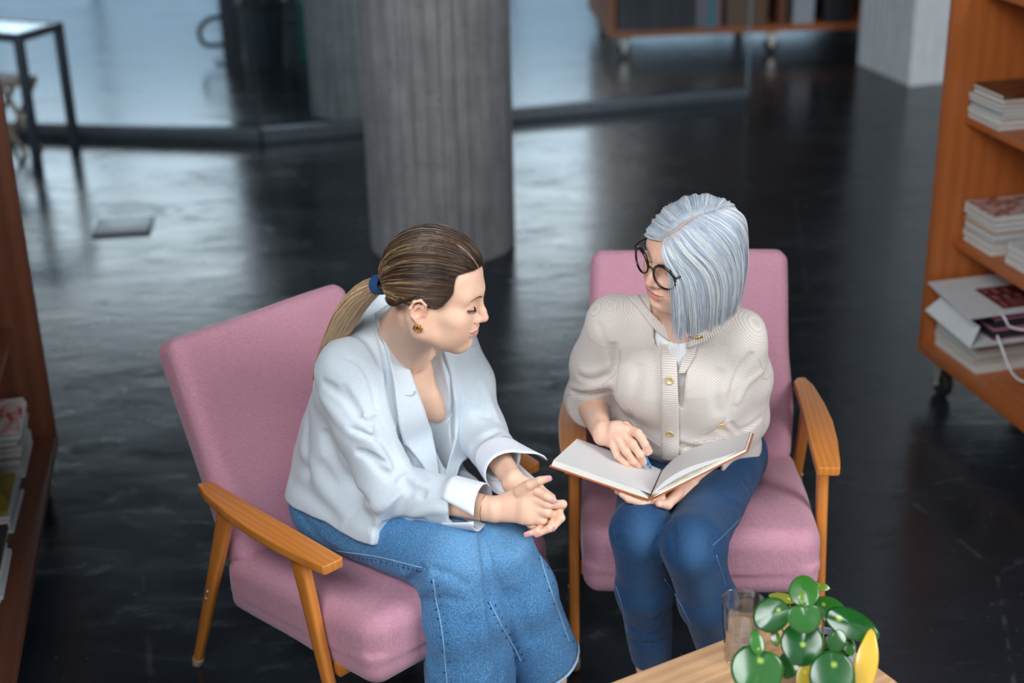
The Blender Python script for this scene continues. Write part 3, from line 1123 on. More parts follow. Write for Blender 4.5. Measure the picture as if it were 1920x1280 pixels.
def back_mesh():
    hw, hh, ht = .252, .270, .047
    def fn(P):
        x, y, z = P.T
        d = -0.012 * np.exp(-(x / .2) ** 2 - (z / .2) ** 2) * (y < 0)
        d += -0.010 * np.exp(-((z + .13) / .10) ** 2) * (y < 0)
        e = np.abs(np.abs(x) - .247) + np.abs(z - .265)
        d += 0.003 * np.exp(-(e / .010) ** 2)
        d += 0.0015 * vnoise(P, 20, 8)
        return d
    v, f = rounded_cushion((hw, ht, hh), .030, fn, .022)
    a = math.radians(24.5)
    y, z = v[:, 1].copy(), v[:, 2].copy()
    v[:, 0] *= 1.0 - .012 * (z / .27)
    v[:, 1] = y * math.cos(a) + z * math.sin(a) + .300
    v[:, 2] = -y * math.sin(a) + z * math.cos(a) + .575
    return new_mesh('back_cushion', v, f)


ME_SEAT, ME_BACK = seat_mesh(), back_mesh()


def leg_mesh(top, bot):
    """tapering leg, broad and flat at the arm, round at the foot"""
    top, bot = V(*top), V(*bot); n = 16; vs, fs = [], []
    rows = 14
    for i in range(rows):
        t = i / (rows - 1)
        p = top + (bot - top) * t
        wy = .0245 * (1 - t) + .0125 * t; wx = .0135 * (1 - t) + .0125 * t
        wy = .0245 - (.0245 - .0120) * t ** .8
        ex = 4.0 - 2.0 * t
        for k in range(n):
            a = 2 * math.pi * (k + .5) / n
            c, s = math.cos(a), math.sin(a)
            vs.append(p + V(math.copysign(abs(c) ** (2 / ex), c) * wx, math.copysign(abs(s) ** (2 / ex), s) * wy, 0))
    for i in range(rows - 1):
        for k in range(n): fs.append((i * n + k, (i + 1) * n + k, (i + 1) * n + (k + 1) % n, i * n + (k + 1) % n))
    fs.append(tuple(range(n))); fs.append(tuple((rows - 1) * n + k for k in range(n - 1, -1, -1)))
    return vs, fs


def make_chair(loc, rz, label):
    """faces local -y; the sitter's left is +x"""
    t = tag(empty('armchair', loc, rz), label, 'chair', 'pink armchairs')
    link('seat', ME_SEAT, M['pink'], t); link('back_cushion', ME_BACK, M['pink'], t)
    for s in (-1, 1):
        # armrest: a tapered paddle
        outl = [(.244, .0), (.246, .020), (.20, .034), (.10, .047), (.0, .0535), (-.10, .050), (-.20, .041), (-.232, .036), (-.236, .030), (-.236, -.010), (-.231, -.0165), (-.12, -.0145), (.05, -.0105), (.16, -.010), (.22, -.012)]
        outl = [(s * (.273 + w), y) for y, w in outl]
        a = MB()
        n = len(outl)
        a.prism(outl, .519, .541)
        a.build('armrest', M['beech'], t, bevel=0.007, seg=3)
        for top, bot, scr, nm in (((s * .288, -.118, .521), (s * .288, -.245, .0), ((.43,)), 'front_leg'), ((s * .286, .140, .521), (s * .288, .356, .0), (.50, .545), 'rear_leg')):
            vs, fs = leg_mesh(top, bot)
            lo = MB().add(vs, fs).build(nm, M['beech'], t, smooth='sharp')
            tip = MB(); tv, bv = V(*top), V(*bot)
            q = tv + (bv - tv) * .955
            tip.tube([q, tv + (bv - tv) * .99, bv + V(0, 0, .0004)], [.0137, .0137, .0105], 16)
            tip.build('foot_cap', M['pale_tip'], lo, smooth='sharp')
            for f_ in (scr if isinstance(scr, tuple) else (scr,)):
                f2 = .62 if nm == 'front_leg' else f_
                p = tv + (bv - tv) * f2 + V(s * .0130, 0, 0)
                sc = MB().tube([p, p + V(s * .0022, 0, 0)], [.0052, .0046], 12)
                sc.build('screw', M['steel'], lo, smooth='sharp')
        MB().box((s * .235 - .010, -.175, .232), (s * .235 + .010, .20, .262)).build('side_rail', M['beech'], t, bevel=0.003)
    for y, z, w_ in ((-.20, .240, .272), (.18, .225, .20)):
        MB().box((-w_, y - .011, z), (w_, y + .011, z + .03)).build('cross_rail', M['beech'], t, bevel=0.003)
    return t


CH_A, RZ_A = (-.328, 2.956, 0), .760
CH_B, RZ_B = (.433, 3.190, 0), -.058
make_chair(CH_A, RZ_A, 'pink armchair with beech arms under the woman in the pale blazer')
make_chair(CH_B, RZ_B, 'pink armchair with beech arms under the grey-haired woman')

# ================================================================== low table, glass and plant
TZ = .47
k0 = atZ(1499, 1144, TZ); e1 = unit(atZ(1143, 1280, TZ) - k0); e2 = unit(V(-e1[1], e1[0], 0)); e2 = e2 if e2[1] < 0 else -e2
trz = math.atan2(e1[1], e1[0])
tbl = tag(empty('coffee_table', (k0[0], k0[1], 0), trz), 'low table with a pale wooden plank top holding the glass and plant', 'table')
sgn = 1 if (V(-math.sin(trz), math.cos(trz), 0) @ e2) > 0 else -1
for k in range(7):
    y0, y1 = sorted((sgn * k * .09 + sgn * .0006, sgn * (k + 1) * .09 - sgn * .0006))
    MB().box((0, y0, TZ - .026), (1.0, y1, TZ - .0004 * (k % 2))).build('plank', M['table_top'], tbl, bevel=0.0015)
for x in (.06, .94):
    for y in (.06, .57):
        MB().tube([(x, sgn * y, TZ - .027), (x, sgn * y, 0)], [.026, .017], 14).build('leg', M['beech'], tbl, smooth='sharp')
fr = MB()
for y in (.06, .57): fr.box((.06, sgn * y - .01, TZ - .075), (.94, sgn * y + .01, TZ - .0265))
fr.build('apron', M['beech'], tbl)


def glass_mat(name, ior, col=(1, 1, 1, 1)):
    m = NT(name); m.set(color=col, rough=0.0, trans=1.0, ior=ior); return m.mat


def mixed_glass(name, ior, clear, rough=.0):
    m = NT(name)
    g = m.n.new('ShaderNodeBsdfGlass'); g.inputs['IOR'].default_value = ior; g.inputs['Roughness'].default_value = rough
    t = m.n.new('ShaderNodeBsdfTransparent'); mx = m.n.new('ShaderNodeMixShader'); mx.inputs[0].default_value = clear
    m.l.new(g.outputs[0], mx.inputs[1]); m.l.new(t.outputs[0], mx.inputs[2]); m.l.new(mx.outputs[0], m.out.inputs['Surface'])
    return m.mat


M['glass'] = glass_sheet('clear_drinking_glass', .15, 1.0, (.98, .99, .995, 1), .012, 2.4)
M['water'] = mixed_glass('still_water', 1.33, .30)
gpos = atZ(1388, 1236, TZ)
gl = tag(empty('drinking_glass', (gpos[0], gpos[1], TZ + .0006)), 'clear fluted glass half full of water on the wooden table', 'glass')
n = 54; vs, fs = [], []
prof = [(.0, .0), (.026, .0), (.0300, .003), (.0312, .012), (.0338, .060), (.0352, .074), (.0365, .085), (.0395, .126), (.0402, .1295), (.0395, .131), (.0385, .1295),
        (.0352, .085), (.0334, .070), (.0285, .020), (.024, .013), (.0, .012)]
for i, (r, z) in enumerate(prof):
    for k in range(n):
        a = 2 * math.pi * k / n
        fl_ = 0.0
        if 3 <= i <= 5: fl_ = -.0022 * (1 - abs(math.cos(a * 9)) ** .7) * (1.0 if i < 5 else .4)
        if 12 <= i <= 13: fl_ = .0006 * abs(math.cos(a * 9))
        vs.append(((r + fl_) * math.cos(a), (r + fl_) * math.sin(a), z))
m_ = len(prof)
for i in range(m_ - 1):
    for k in range(n): fs.append((i * n + k, i * n + (k + 1) % n, (i + 1) * n + (k + 1) % n, (i + 1) * n + k))
MB().add(vs, fs).build('tumbler', M['glass'], gl, smooth='sharp')
MB().lathe([(.0, .0126), (.0238, .0136), (.0281, .0205), (.0328, .070), (.0331, .0725), (.0, .0722)], 54).build('water', M['water'], gl, smooth='sharp')

# potted plant
def leaf_mat():
    m = NT('glossy_green_leaf')
    rad = m.attr('leaf', 'Vector')
    sx = m.n.new('ShaderNodeSeparateXYZ'); m.l.new(rad, sx.inputs[0])
    d = sx.outputs[0]                                    # distance from the leaf's light spot
    tint = sx.outputs[1]
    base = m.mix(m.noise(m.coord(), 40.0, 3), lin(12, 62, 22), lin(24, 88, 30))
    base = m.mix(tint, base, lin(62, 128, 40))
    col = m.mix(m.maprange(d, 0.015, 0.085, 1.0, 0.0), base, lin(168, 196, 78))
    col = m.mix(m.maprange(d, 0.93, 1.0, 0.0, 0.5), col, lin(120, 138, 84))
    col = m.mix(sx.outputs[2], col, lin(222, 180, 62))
    m.bump(m.noise(m.coord(), 90.0, 3), 0.08, 0.001)
    return m.set(color=col, rough=0.22, spec=0.6, coat=0.3, coat_r=0.12)
M['leaf'] = leaf_mat()
M['stalk'] = plain('green_brown_stalk', (112, 120, 66), 0.5)
M['pot'] = plain('pale_blue_grey_pot', (150, 160, 172), 0.55)
M['soil'] = plain('dark_potting_soil', (40, 32, 26), 0.95, 0.4, 80.0)
pc = atZ(1540, 1272, TZ)
pot_c = V(pc[0] + .0, pc[1] + .0, 0)
pl = tag(empty('potted_plant', (pot_c[0], pot_c[1], TZ)), 'round-leaved green plant in a pale grey pot on the table corner', 'plant')
MB().lathe([(.0, .0005), (.044, .0005), (.048, .004), (.057, .071), (.057, .075), (.053, .075), (.045, .012), (.0, .010)], 40).build('pot', M['pot'], pl, smooth='sharp')
MB().lathe([(.0, .066), (.0518, .063)], 32).build('soil', M['soil'], pl, smooth=True)


def leaf_shape(L, W, cup, tip, heart, peltate=True):
    """grid in polar form; local x = width, y = towards the tip, z = up; spot near the base"""
    nr, na = 9, 28
    vs, at, fs = [(0, 0, 0)], [(0, 0, 0)], []
    for i in range(1, nr + 1):
        r = i / nr
        for k in range(na):
            a = 2 * math.pi * k / na
            x, y = math.sin(a), math.cos(a)
            rad = 1.0
            if y > 0: rad += tip * max(0, math.cos(a)) ** 10
            if y < 0 and heart > 0: rad -= heart * max(0, -math.cos(a)) ** 6
            px, py = x * rad * r * W, (y * rad * r) * L
            z = -.05 * W * math.exp(-(px / (.10 * W)) ** 2) * r + .035 * W * math.sin(3 * a + tip * 40) * r * r - cup * (px / W) ** 2 * W - cup * .8 * (max(0, py) / L) ** 2 * L + .25 * cup * W * (1 - min(1, abs(px) / (W * .35))) * -0.25 * r
            vs.append((px, py, z)); at.append((r, 0, 0))
    for k in range(na): fs.append((0, 1 + (k + 1) % na, 1 + k))
    for i in range(nr - 1):
        for k in range(na):
            a0 = 1 + i * na + k; a1 = 1 + i * na + (k + 1) % na
            fs.append((a0, a1, a1 + na, a0 + na))
    return vs, at, fs


leaf_list = [  # px, py of centre, Y depth, half length px, half width px, tip direction in picture (deg, 0 = up, clockwise), tilt to viewer, tint, yellow, spot offset, heart, tip
    (1508, 1108, 2.25, 28, 29, 0, .75, .5, 0, -.55, .0, .05),
    (1447, 1152, 2.22, 35, 32, 235, .8, .1, 0, -.45, .0, .05),
    (1510, 1156, 2.150, 29, 34, 180, .95, .35, 0, -.70, .42, .06),
    (1557, 1142, 2.29, 28, 25, 135, .6, .4, 0, -.5, .0, .12),
    (1594, 1168, 2.245, 46, 29, 118, .7, .05, 0, -.45, .0, .22),
    (1506, 1206, 2.165, 38, 42, 205, .75, .0, 0, .05, .0, .05),
    (1568, 1199, 2.215, 20, 22, 150, .9, .2, 0, -.6, .35, .08),
    (1421, 1254, 2.125, 47, 50, 200, .8, .3, 0, -.35, .25, .05),
    (1420, 1206, 2.14, 20, 14, 350, .9, .6, 0, -.5, .0, .3),
    (1562, 1267, 2.1, 46, 44, 190, .8, .05, 0, -.45, .0, .05),
    (1625, 1246, 2.17, 52, 22, 12, .95, .4, .95, -.7, .0, .3),
    (1481, 1245, 2.19, 24, 22, 200, .8, .0, 0, -.4, .0, .1),
    (1508, 1272, 2.13, 30, 15, 190, .9, .6, .55, -.4, .0, .1),
    (1470, 1120, 2.34, 24, 11, 285, .5, .3, .25, -.4, .0, .2),
    (1540, 1099, 2.35, 14, 9, 100, .6, .5, .15, -.4, .0, .25),
    (1590, 1210, 2.235, 17, 12, 160, .8, .4, 0, -.4, .0, .1),
    (1454, 1196, 2.215, 14, 10, 170, .8, .5, .1, -.4, .0, .1),
    (1504, 1122, 2.235, 11, 7, 0, .9, .9, .1, -.4, .0, .3),
]
core = V(pot_c[0], pot_c[1], TZ + .070)
for i, (u, v, Y, hl, hw, ang, tilt, tint, yel, spot, heart, tip) in enumerate(leaf_list):
    c = atY(u, v, Y); zc = (c - C0) @ c_f
    L_, W_2 = hl * zc / FPX, hw * zc / FPX
    a = math.radians(ang)
    yd = c_r * math.sin(a) + c_u * math.cos(a)
    nz = unit(-c_f * tilt + V(0, 0, 1) * (1 - tilt) + c_u * .1 + c_r * random.uniform(-.15, .15))
    yd = unit(yd - nz * (yd @ nz)); xd = np.cross(yd, nz)
    L_ /= max(.6, abs(unit(c_r * math.sin(a) + c_u * math.cos(a)) @ yd))
    vs, at, fs = leaf_shape(L_, W_2, .16, tip, heart)
    W3 = np.array([c + xd * p[0] + yd * p[1] + nz * p[2] for p in vs])
    sp = c + yd * spot * L_
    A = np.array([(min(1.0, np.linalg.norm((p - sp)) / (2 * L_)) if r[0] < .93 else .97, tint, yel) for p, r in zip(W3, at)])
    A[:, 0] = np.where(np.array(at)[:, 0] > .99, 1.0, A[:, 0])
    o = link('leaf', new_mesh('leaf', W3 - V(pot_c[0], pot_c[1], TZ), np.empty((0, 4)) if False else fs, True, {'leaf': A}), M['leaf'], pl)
    s_ = o.modifiers.new('thickness', 'SOLIDIFY'); s_.thickness = .0011; s_.offset = -1
    if yel > .8: o['label'] = 'yellow withered leaf'
    # stalk from the soil to the underside of the leaf
    q = sp - nz * .003
    base = core + V(random.uniform(-.02, .02), random.uniform(-.02, .02), -.008)
    mid = (base + q) / 2 + (q - core) * V(.18, .18, -.1) - nz * .015
    sk = MB().tube([p - V(pot_c[0], pot_c[1], TZ) for p in catmull([base, mid, q], 6)], .0017, 6)
    sk.build('stalk', M['stalk'], pl, smooth=True)


# ================================================================== people: shared pieces
def head_frame(pos, yaw, pitch, roll):
    def Rz(a): c, s = math.cos(a), math.sin(a); return np.array([[c, -s, 0], [s, c, 0], [0, 0, 1]])
    def Rx(a): c, s = math.cos(a), math.sin(a); return np.array([[1, 0, 0], [0, c, -s], [0, s, c]])
    def Ry(a): c, s = math.cos(a), math.sin(a); return np.array([[c, 0, s], [0, 1, 0], [-s, 0, c]])
    R = Rz(yaw) @ Rx(pitch) @ Ry(roll) @ np.diag([1.0, -1.0, 1.0])
    return V(*pos), R            # local x = left, y = forward, z = up


def face_y(node, x, z):
    ys = np.linspace(.045, .125, 321); P = np.stack([np.full(321, x), ys, np.full(321, z)], 1)
    d = node.ev(P, V(x, .085, z), .05); i = np.nonzero(d < 0)[0]
    return ys[i[-1]] if len(i) else .08


def head_node(smile=1.0, age=0.0, lids=0.8, nose=1.0, cran_z=.046, cran_rz=.084, wide=0.0):
    """a head in its own frame: tragus line at the origin, y forward, z up (metres)"""
    cran = EL((0, -.006, cran_z), (.0715, .087, cran_rz))
    fore = EL((0, .030, .052), (.060, .054, .052))
    face = EL((0, .030, -.020), (.0590, .059, .070))
    base = U(.03, cran, fore, face,
             RC((.050, .002, -.045), (.016, .066, -.080), .017, .0145),     # jaw
             RC((.052, -.004, -.012), (.050, .002, -.045), .018, .017))
    base = U(.026, base,
             EL((.041, .056, -.010), (.021, .021, .017)),                    # cheekbone
             EL((.032, .063, -.034), (.019 + .002 * smile, .019, .020)),     # cheek
             EL((.034, .048, -.054), (.018, .022, .022)),
             EL((.0, .072, -.046), (.026, .0235, .022)),                     # muzzle
             EL((.0, .0735, -.080), (.017, .0165, .0145)),                   # chin
             RC((.008, .083, .034), (.040, .068, .036), .0085, .0075))       # brow
    base = SUB(.016, base, EL((.0315, .0955, .017), (.0165, .0125, .0105)))  # eye socket
    eye = U(.004, EL((.0315, .0700, .0165), (.0145, .0135, .0125)))
    base = U(.004, base, eye,
             RC((.0185, .0800, .0125), (.0315, .0845, .0095 if lids > .5 else .0105), .0018, .0022),
             RC((.0315, .0845, .0095 if lids > .5 else .0105), (.0455, .0740, .0125), .0022, .0018))
    if lids > .5:   # lowered upper lid
        base = U(.003, base, EL((.0315, .0722, .0172), (.0148, .0138, .0120)))
    # nose
    nb = U(.008, RC((0, .0875, .024), (0, .1012, -.006), .0058, .0068), RC((0, .1012, -.006), (0, .1058, -.0165), .0068, .0072),
           EL((0, .1056, -.0178), (.0085 * nose, .0085, .0070)),
           EL((.0112 * nose, .0940, -.0205), (.0062, .0088, .0062)), RC((0, .088, -.0225), (0, .1005, -.0225), .0055, .0042))
    base = U(.011, base, nb)
    base = SUB(.003, base, EL((.0058, .0975, -.0272), (.0028, .0050, .0030)))
    # smile crease, mouth
    base = SUB(.007, base, RC((.0185, .0905, -.026), (.0315, .0785, -.045), .0008 + .0012 * age, .0010))
    cz = -.0470 + .0056 * smile; cx = .0215 + .0078 * smile + wide
    def lp(x, z, d): return (x, face_y(skin0, x, z) + d, z)
    skin0 = base
    up = [lp(0, -.0432, -.0004), lp(.010, -.0424, -.0010), lp(cx * .72, (cz - .0424) / 2, -.0010), lp(cx, cz, -.0012)]
    lo = [lp(0, -.0535, .0002), lp(.010, -.0524, -.0006), lp(cx * .70, (cz - .0524) / 2 - .001, -.0012), lp(cx, cz - .0008, -.0014)]
    cutl = [lp(0, -.0480, .0052), lp(.010, -.0472, .0042), lp(cx * .72, (cz - .0472) / 2, .0020), lp(cx + .002, cz + .0004, .0006)]
    ru, rl = [.0034, .0032, .0024, .0012], [.0044, .0040, .0026, .0011]
    base = U(.004, base, *[RC(up[i], up[i + 1], ru[i], ru[i + 1]) for i in range(3)], *[RC(lo[i], lo[i + 1], rl[i], rl[i + 1]) for i in range(3)])
    base = SUB(.0016, base, *[RC(cutl[i], cutl[i + 1], .0014, .0013) for i in range(3)])
    base = SUB(.010, base, EL((0, .0935, -.0660), (.014, .006, .005)))
    # ear
    a = math.radians(14)
    Re = np.array([[1, 0, 0], [0, math.cos(a), math.sin(a)], [0, -math.sin(a), math.cos(a)]])
    ear = EL((.0745, -.012, .004), (.0085, .0165, .0285), Re)
    hel = [(.0745, .004, .008), (.0785, .003, .024), (.0815, -.009, .0335), (.0835, -.023, .027), (.0835, -.0285, .010), (.0805, -.023, -.010), (.0765, -.013, -.021)]
    hel = [(x + .0022, y, z) for x, y, z in hel]; rim = [RC(hel[i], hel[i + 1], .0034, .0034) for i in range(len(hel) - 1)]
    ear = SUB(.004, U(.004, ear, *rim, EL((.0755, -.006, -.0235), (.0052, .0085, .0090))),
              EL((.0845, -.010, .001), (.0110, .0085, .0125)), EL((.0855, -.013, .019), (.0065, .0085, .0070)))
    ear = U(.003, ear, EL((.0752, .0035, -.001), (.0035, .0038, .0060)), RC((.079, -.019, .006), (.079, -.012, .021), .0024, .0022))
    ear = TR(ear, V(.0755, -.008, .003) - .84 * V(.0755, -.008, .003) + V(-.0015, .001, -.002), np.eye(3), .84)
    base = U(.005, base, ear)
    return MIR(base)


def hand_parts(joints, rad, k=.0035):
    """a finger: chain of joints with radii"""
    return U(k, *[RC(joints[i], joints[i + 1], rad[i], rad[i + 1]) for i in range(len(joints) - 1)])


def skin_mat(name, base, rosy, bump=.15, pores=900.0, spots=0.0, sss=0.12):
    m = NT(name)
    t = m.attr('tint')
    n = m.noise(m.coord(), 34.0, 4)
    col = m.mix(m.maprange(n, .35, .7, 0, .35), lin(*base), lin(*rosy))
    if spots:
        col = m.mix(m.maprange(m.noise(m.coord(), 120.0, 3), .58, .72, 0, spots), col, lin(176, 118, 96))
    col = m.mix(m.attr('tint', 'Alpha'), col, t)
    m.bump(m.noise(m.coord(), pores, 3), bump, .0005)
    return m.set(color=col, rough=.48, spec=.42, sss=sss, sss_s=.006)


def strands(name, paths, r0, mat, parent, cols, taper=.35, sides=3):
    """many hair strands as thin tubes in one mesh; paths: (n, m, 3)"""
    P = np.asarray(paths, float); n, m, _ = P.shape
    T = np.gradient(P, axis=1); T /= np.maximum(np.linalg.norm(T, axis=2, keepdims=True), 1e-9)
    ref = np.tile(V(.31, .42, .85), (n, m, 1))
    X = np.cross(ref, T); X /= np.maximum(np.linalg.norm(X, axis=2, keepdims=True), 1e-9); Y = np.cross(T, X)
    t = np.linspace(0, 1, m)
    r = np.asarray(r0).reshape(-1, 1) * (1 - (1 - taper) * np.clip((t - .6) / .4, 0, 1))[None] * (.25 + .75 * np.clip(t / .12, 0, 1))[None] * np.ones((n, 1))
    vs = np.stack([P + r[..., None] * (math.cos(a) * X + math.sin(a) * Y) for a in np.arange(sides) * 2 * math.pi / sides], 2)
    idx = np.arange(n * m * sides).reshape(n, m, sides)
    q = np.stack([idx[:, :-1, :], np.roll(idx, -1, 2)[:, :-1, :], np.roll(idx, -1, 2)[:, 1:, :], idx[:, 1:, :]], -1).reshape(-1, 4)
    C = np.asarray(cols, float)
    if C.ndim == 2: C = np.repeat(C[:, None, :], m, 1)
    C = np.repeat(C[:, :, None, :], sides, 2).reshape(-1, 3)
    C = np.c_[C, np.ones(len(C))]
    return link(name, new_mesh(name, vs.reshape(-1, 3), q, True, {'hair': C}), mat, parent)


def hair_mat(name, rough=.38, spec=.5):
    m = NT(name)
    return m.set(color=m.attr('hair'), rough=rough, spec=spec, aniso=0.4)


M['hair'] = hair_mat('hair_strands')
M['hair_silver'] = hair_mat('silver_hair_strands', .42, .4)


class Caster:
    """drop picture points onto a mesh that is already in place"""

    def __init__(s, verts, faces):
        s.t = BVHTree.FromPolygons([tuple(v) for v in verts], [tuple(f) for f in faces])

    def __call__(s, u, v, off=0.0):
        d = unit(ray(u, v))
        h, n, _, _ = s.t.ray_cast(Vector(C0), Vector(d))
        if h is None: return None, None
        n = V(*n)
        if n @ d > 0: n = -n
        return V(*h) + n * off, n

    def near(s, p, off=0.0):
        h, n, _, _ = s.t.find_nearest(Vector(p))
        return V(*h) + V(*n) * off, V(*n)


def patch(cst, rows, off, nu=10, nv=10):
    """cloth patch: rows of picture points (each row a polyline) laid on the caster's surface, resampled"""
    G = []
    for row in rows:
        c = np.array(catmull([(a, b, 0) for a, b in row], 8))[:, :2]
        d = np.r_[0, np.cumsum(np.linalg.norm(np.diff(c, axis=0), axis=1))]
        t = np.linspace(0, d[-1], nu)
        G.append(np.c_[np.interp(t, d, c[:, 0]), np.interp(t, d, c[:, 1])])
    G = np.array(G); k = np.linspace(0, len(rows) - 1, nv)
    out = np.zeros((nv, nu, 2))
    for j, kk in enumerate(k):
        i = min(int(kk), len(rows) - 2); f = kk - i
        out[j] = G[i] * (1 - f) + G[i + 1] * f
    vs = np.zeros((nv, nu, 3)); last = None
    for j in range(nv):
        for i in range(nu):
            o = off(j / (nv - 1), i / (nu - 1)) if callable(off) else off
            p, n = cst(out[j, i, 0], out[j, i, 1], o)
            if p is None: p = atY(out[j, i, 0], out[j, i, 1], last[1] if last is not None else 2.9)
            vs[j, i] = p; last = p
    idx = np.arange(nv * nu).reshape(nv, nu)
    q = np.stack([idx[:-1, :-1], idx[:-1, 1:], idx[1:, 1:], idx[1:, :-1]], -1).reshape(-1, 4)
    # relax the interior a little
    for _ in range(2):
        vs[1:-1, 1:-1] = .5 * vs[1:-1, 1:-1] + .125 * (vs[:-2, 1:-1] + vs[2:, 1:-1] + vs[1:-1, :-2] + vs[1:-1, 2:])
    return vs.reshape(-1, 3), q


def sheet(name, vq, mat, parent, th=.003, attrs=None):
    o = link(name, new_mesh(name, vq[0], vq[1], True, attrs), mat, parent)
    s = o.modifiers.new('thickness', 'SOLIDIFY'); s.thickness = th; s.offset = 0
    return o


def line_on(cst, pts, off, n=6):
    c = np.array(catmull([(a, b, 0) for a, b in pts], n))[:, :2]
    out = []
    for u, v in c:
        p, _ = cst(u, v, off)
        if p is not None: out.append(p)
    return out


# ================================================================== the woman in the pale blazer
YP, YR = head_frame((-.157, 2.727, 1.060), math.radians(81.7), math.radians(13.2), math.radians(-3.1))
YS = 1.04
def yl(x, y, z): return YP + YR @ (V(x, y, z) * YS)

y_hipR, y_hipL = V(-.415, 2.945, .475), V(-.300, 3.055, .475)
y_kneeR, y_kneeL = V(-.118, 2.655, .505), V(-.038, 2.700, .503)
y_ankR, y_ankL = V(-.105, 2.69, .09), V(.066, 2.81, .09)
y_shR, y_shL = V(-.352, 2.845, .845), V(-.138, 3.020, .850)
y_elR, y_elL = atY(728, 915, 2.765), atY(902, 812, 2.94)
y_wrR, y_wrL = atY(925, 955, 2.665), atY(962, 900, 2.715)
y_pel = (y_hipR + y_hipL) / 2
y_mid = (y_shR + y_shL) / 2
XH = unit(y_hipL - y_hipR); XS = unit(y_shL - y_shR)
y_fw = unit(np.cross(XS, unit(y_mid - y_pel)))
if y_fw @ V(.7, -.7, 0) < 0: y_fw = -y_fw
neck0 = y_mid + V(0, 0, .035) + y_fw * .0
notch = y_mid + y_fw * .062 + V(0, 0, .006)

def tq(t, o=0.0, l=0.0): return y_pel + (y_mid - y_pel) * t + y_fw * o + XS * l

# --- hands, clasped over the left knee
def px(pts): return [atY(u, v, Y) for u, v, Y in pts]
yR_palm = U(.012, EC(atY(930, 955, 2.664), atY(985, 945, 2.650), c_u, (.026, .018), (.040, .0145)),
            EC(atY(985, 945, 2.650), atY(1020, 950, 2.642), c_u, (.040, .0145), (.036, .0125)),
            EL(atY(990, 915, 2.655), (.016, .014, .016)))
f_r = [.0098, .0092, .0084, .0074]
yR_f = [hand_parts(px([(975, 922, 2.658), (993, 909, 2.648), (1012, 901, 2.643), (1030, 896, 2.640)]), [.0135, .0108, .0090, .0068]),      # thumb
        hand_parts(px([(1000, 936, 2.650), (1029, 945, 2.634), (1055, 945, 2.652), (1052, 953, 2.70)]), [.0115, .0098, .0088, .0076]),         # index over the other hand
        hand_parts(px([(998, 950, 2.650), (1026, 961, 2.629), (1046, 967, 2.655), (1044, 972, 2.70)]), [.0115, .0094, .0084, .0074]),
        hand_parts(px([(988, 962, 2.650), (1016, 975, 2.631), (1034, 984, 2.662), (1032, 985, 2.70)]), [.0115, .0090, .0080, .0072]),
        hand_parts(px([(978, 970, 2.654), (1000, 984, 2.640), (1014, 993, 2.665), (1014, 994, 2.70)]), [.0105, .0084, .0074, .0066])]
yL_palm = U(.012, EC(atY(960, 902, 2.715), atY(990, 930, 2.705), c_u, (.024, .019), (.036, .016)),
            EC(atY(990, 930, 2.705), atY(1022, 952, 2.695), c_u, (.036, .016), (.034, .014)))
yL_f = [hand_parts(px([(992, 912, 2.690), (1008, 921, 2.648), (1024, 930, 2.632), (1038, 938, 2.627)]), [.0125, .0098, .0088, .0068]),       # thumb across
        hand_parts(px([(1030, 950, 2.69), (1047, 957, 2.652), (1052, 971, 2.630), (1036, 991, 2.620)]), [.0105, .0092, .0082, .0064]),
        hand_parts(px([(1022, 962, 2.69), (1040, 974, 2.640), (1031, 990, 2.616), (1006, 1002, 2.616)]), [.0105, .0090, .0080, .0062]),
        hand_parts(px([(1012, 972, 2.69), (1020, 984, 2.640), (1008, 995, 2.620), (987, 1002, 2.622)]), [.0100, .0082, .0074, .0060])]
yhR = U(0, *[U(.0035, yR_palm, f) for f in yR_f]); yhL = U(0, *[U(.0035, yL_palm, f) for f in yL_f])
y_knuck = U(.006, *[EL(atY(u, v, Y), (.0072, .0072, .0072)) for u, v, Y in ((1024, 946, 2.634), (1020, 962, 2.631), (1010, 975, 2.634), (996, 983, 2.642))])
armR = U(.02, RC(y_shR, y_elR, .042, .034), EC(y_elR, y_wrR, c_u, (.036, .034), (.0265, .0195)))
armL = U(.02, RC(y_shL, y_elL, .042, .034), EC(y_elL, y_wrL, c_u, (.036, .034), (.0260, .0195)))
y_armR = U(.010, armR, U(.006, yhR, y_knuck)); y_armL = U(.010, armL, yhL)

def foot(ank, d):
    d = unit(V(d[0], d[1], 0)); h = ank - V(0, 0, .055) - d * .03
    return U(.02, RC(ank + V(0, 0, .03), ank - V(0, 0, .02), .034, .034), EC(h, h + d * .13 - V(0, 0, .005), np.cross(V(0, 0, 1), d), (.030, .026), (.042, .020)),
             EC(h + d * .13 - V(0, 0, .005), h + d * .19 - V(0, 0, .012), np.cross(V(0, 0, 1), d), (.042, .020), (.034, .012)))

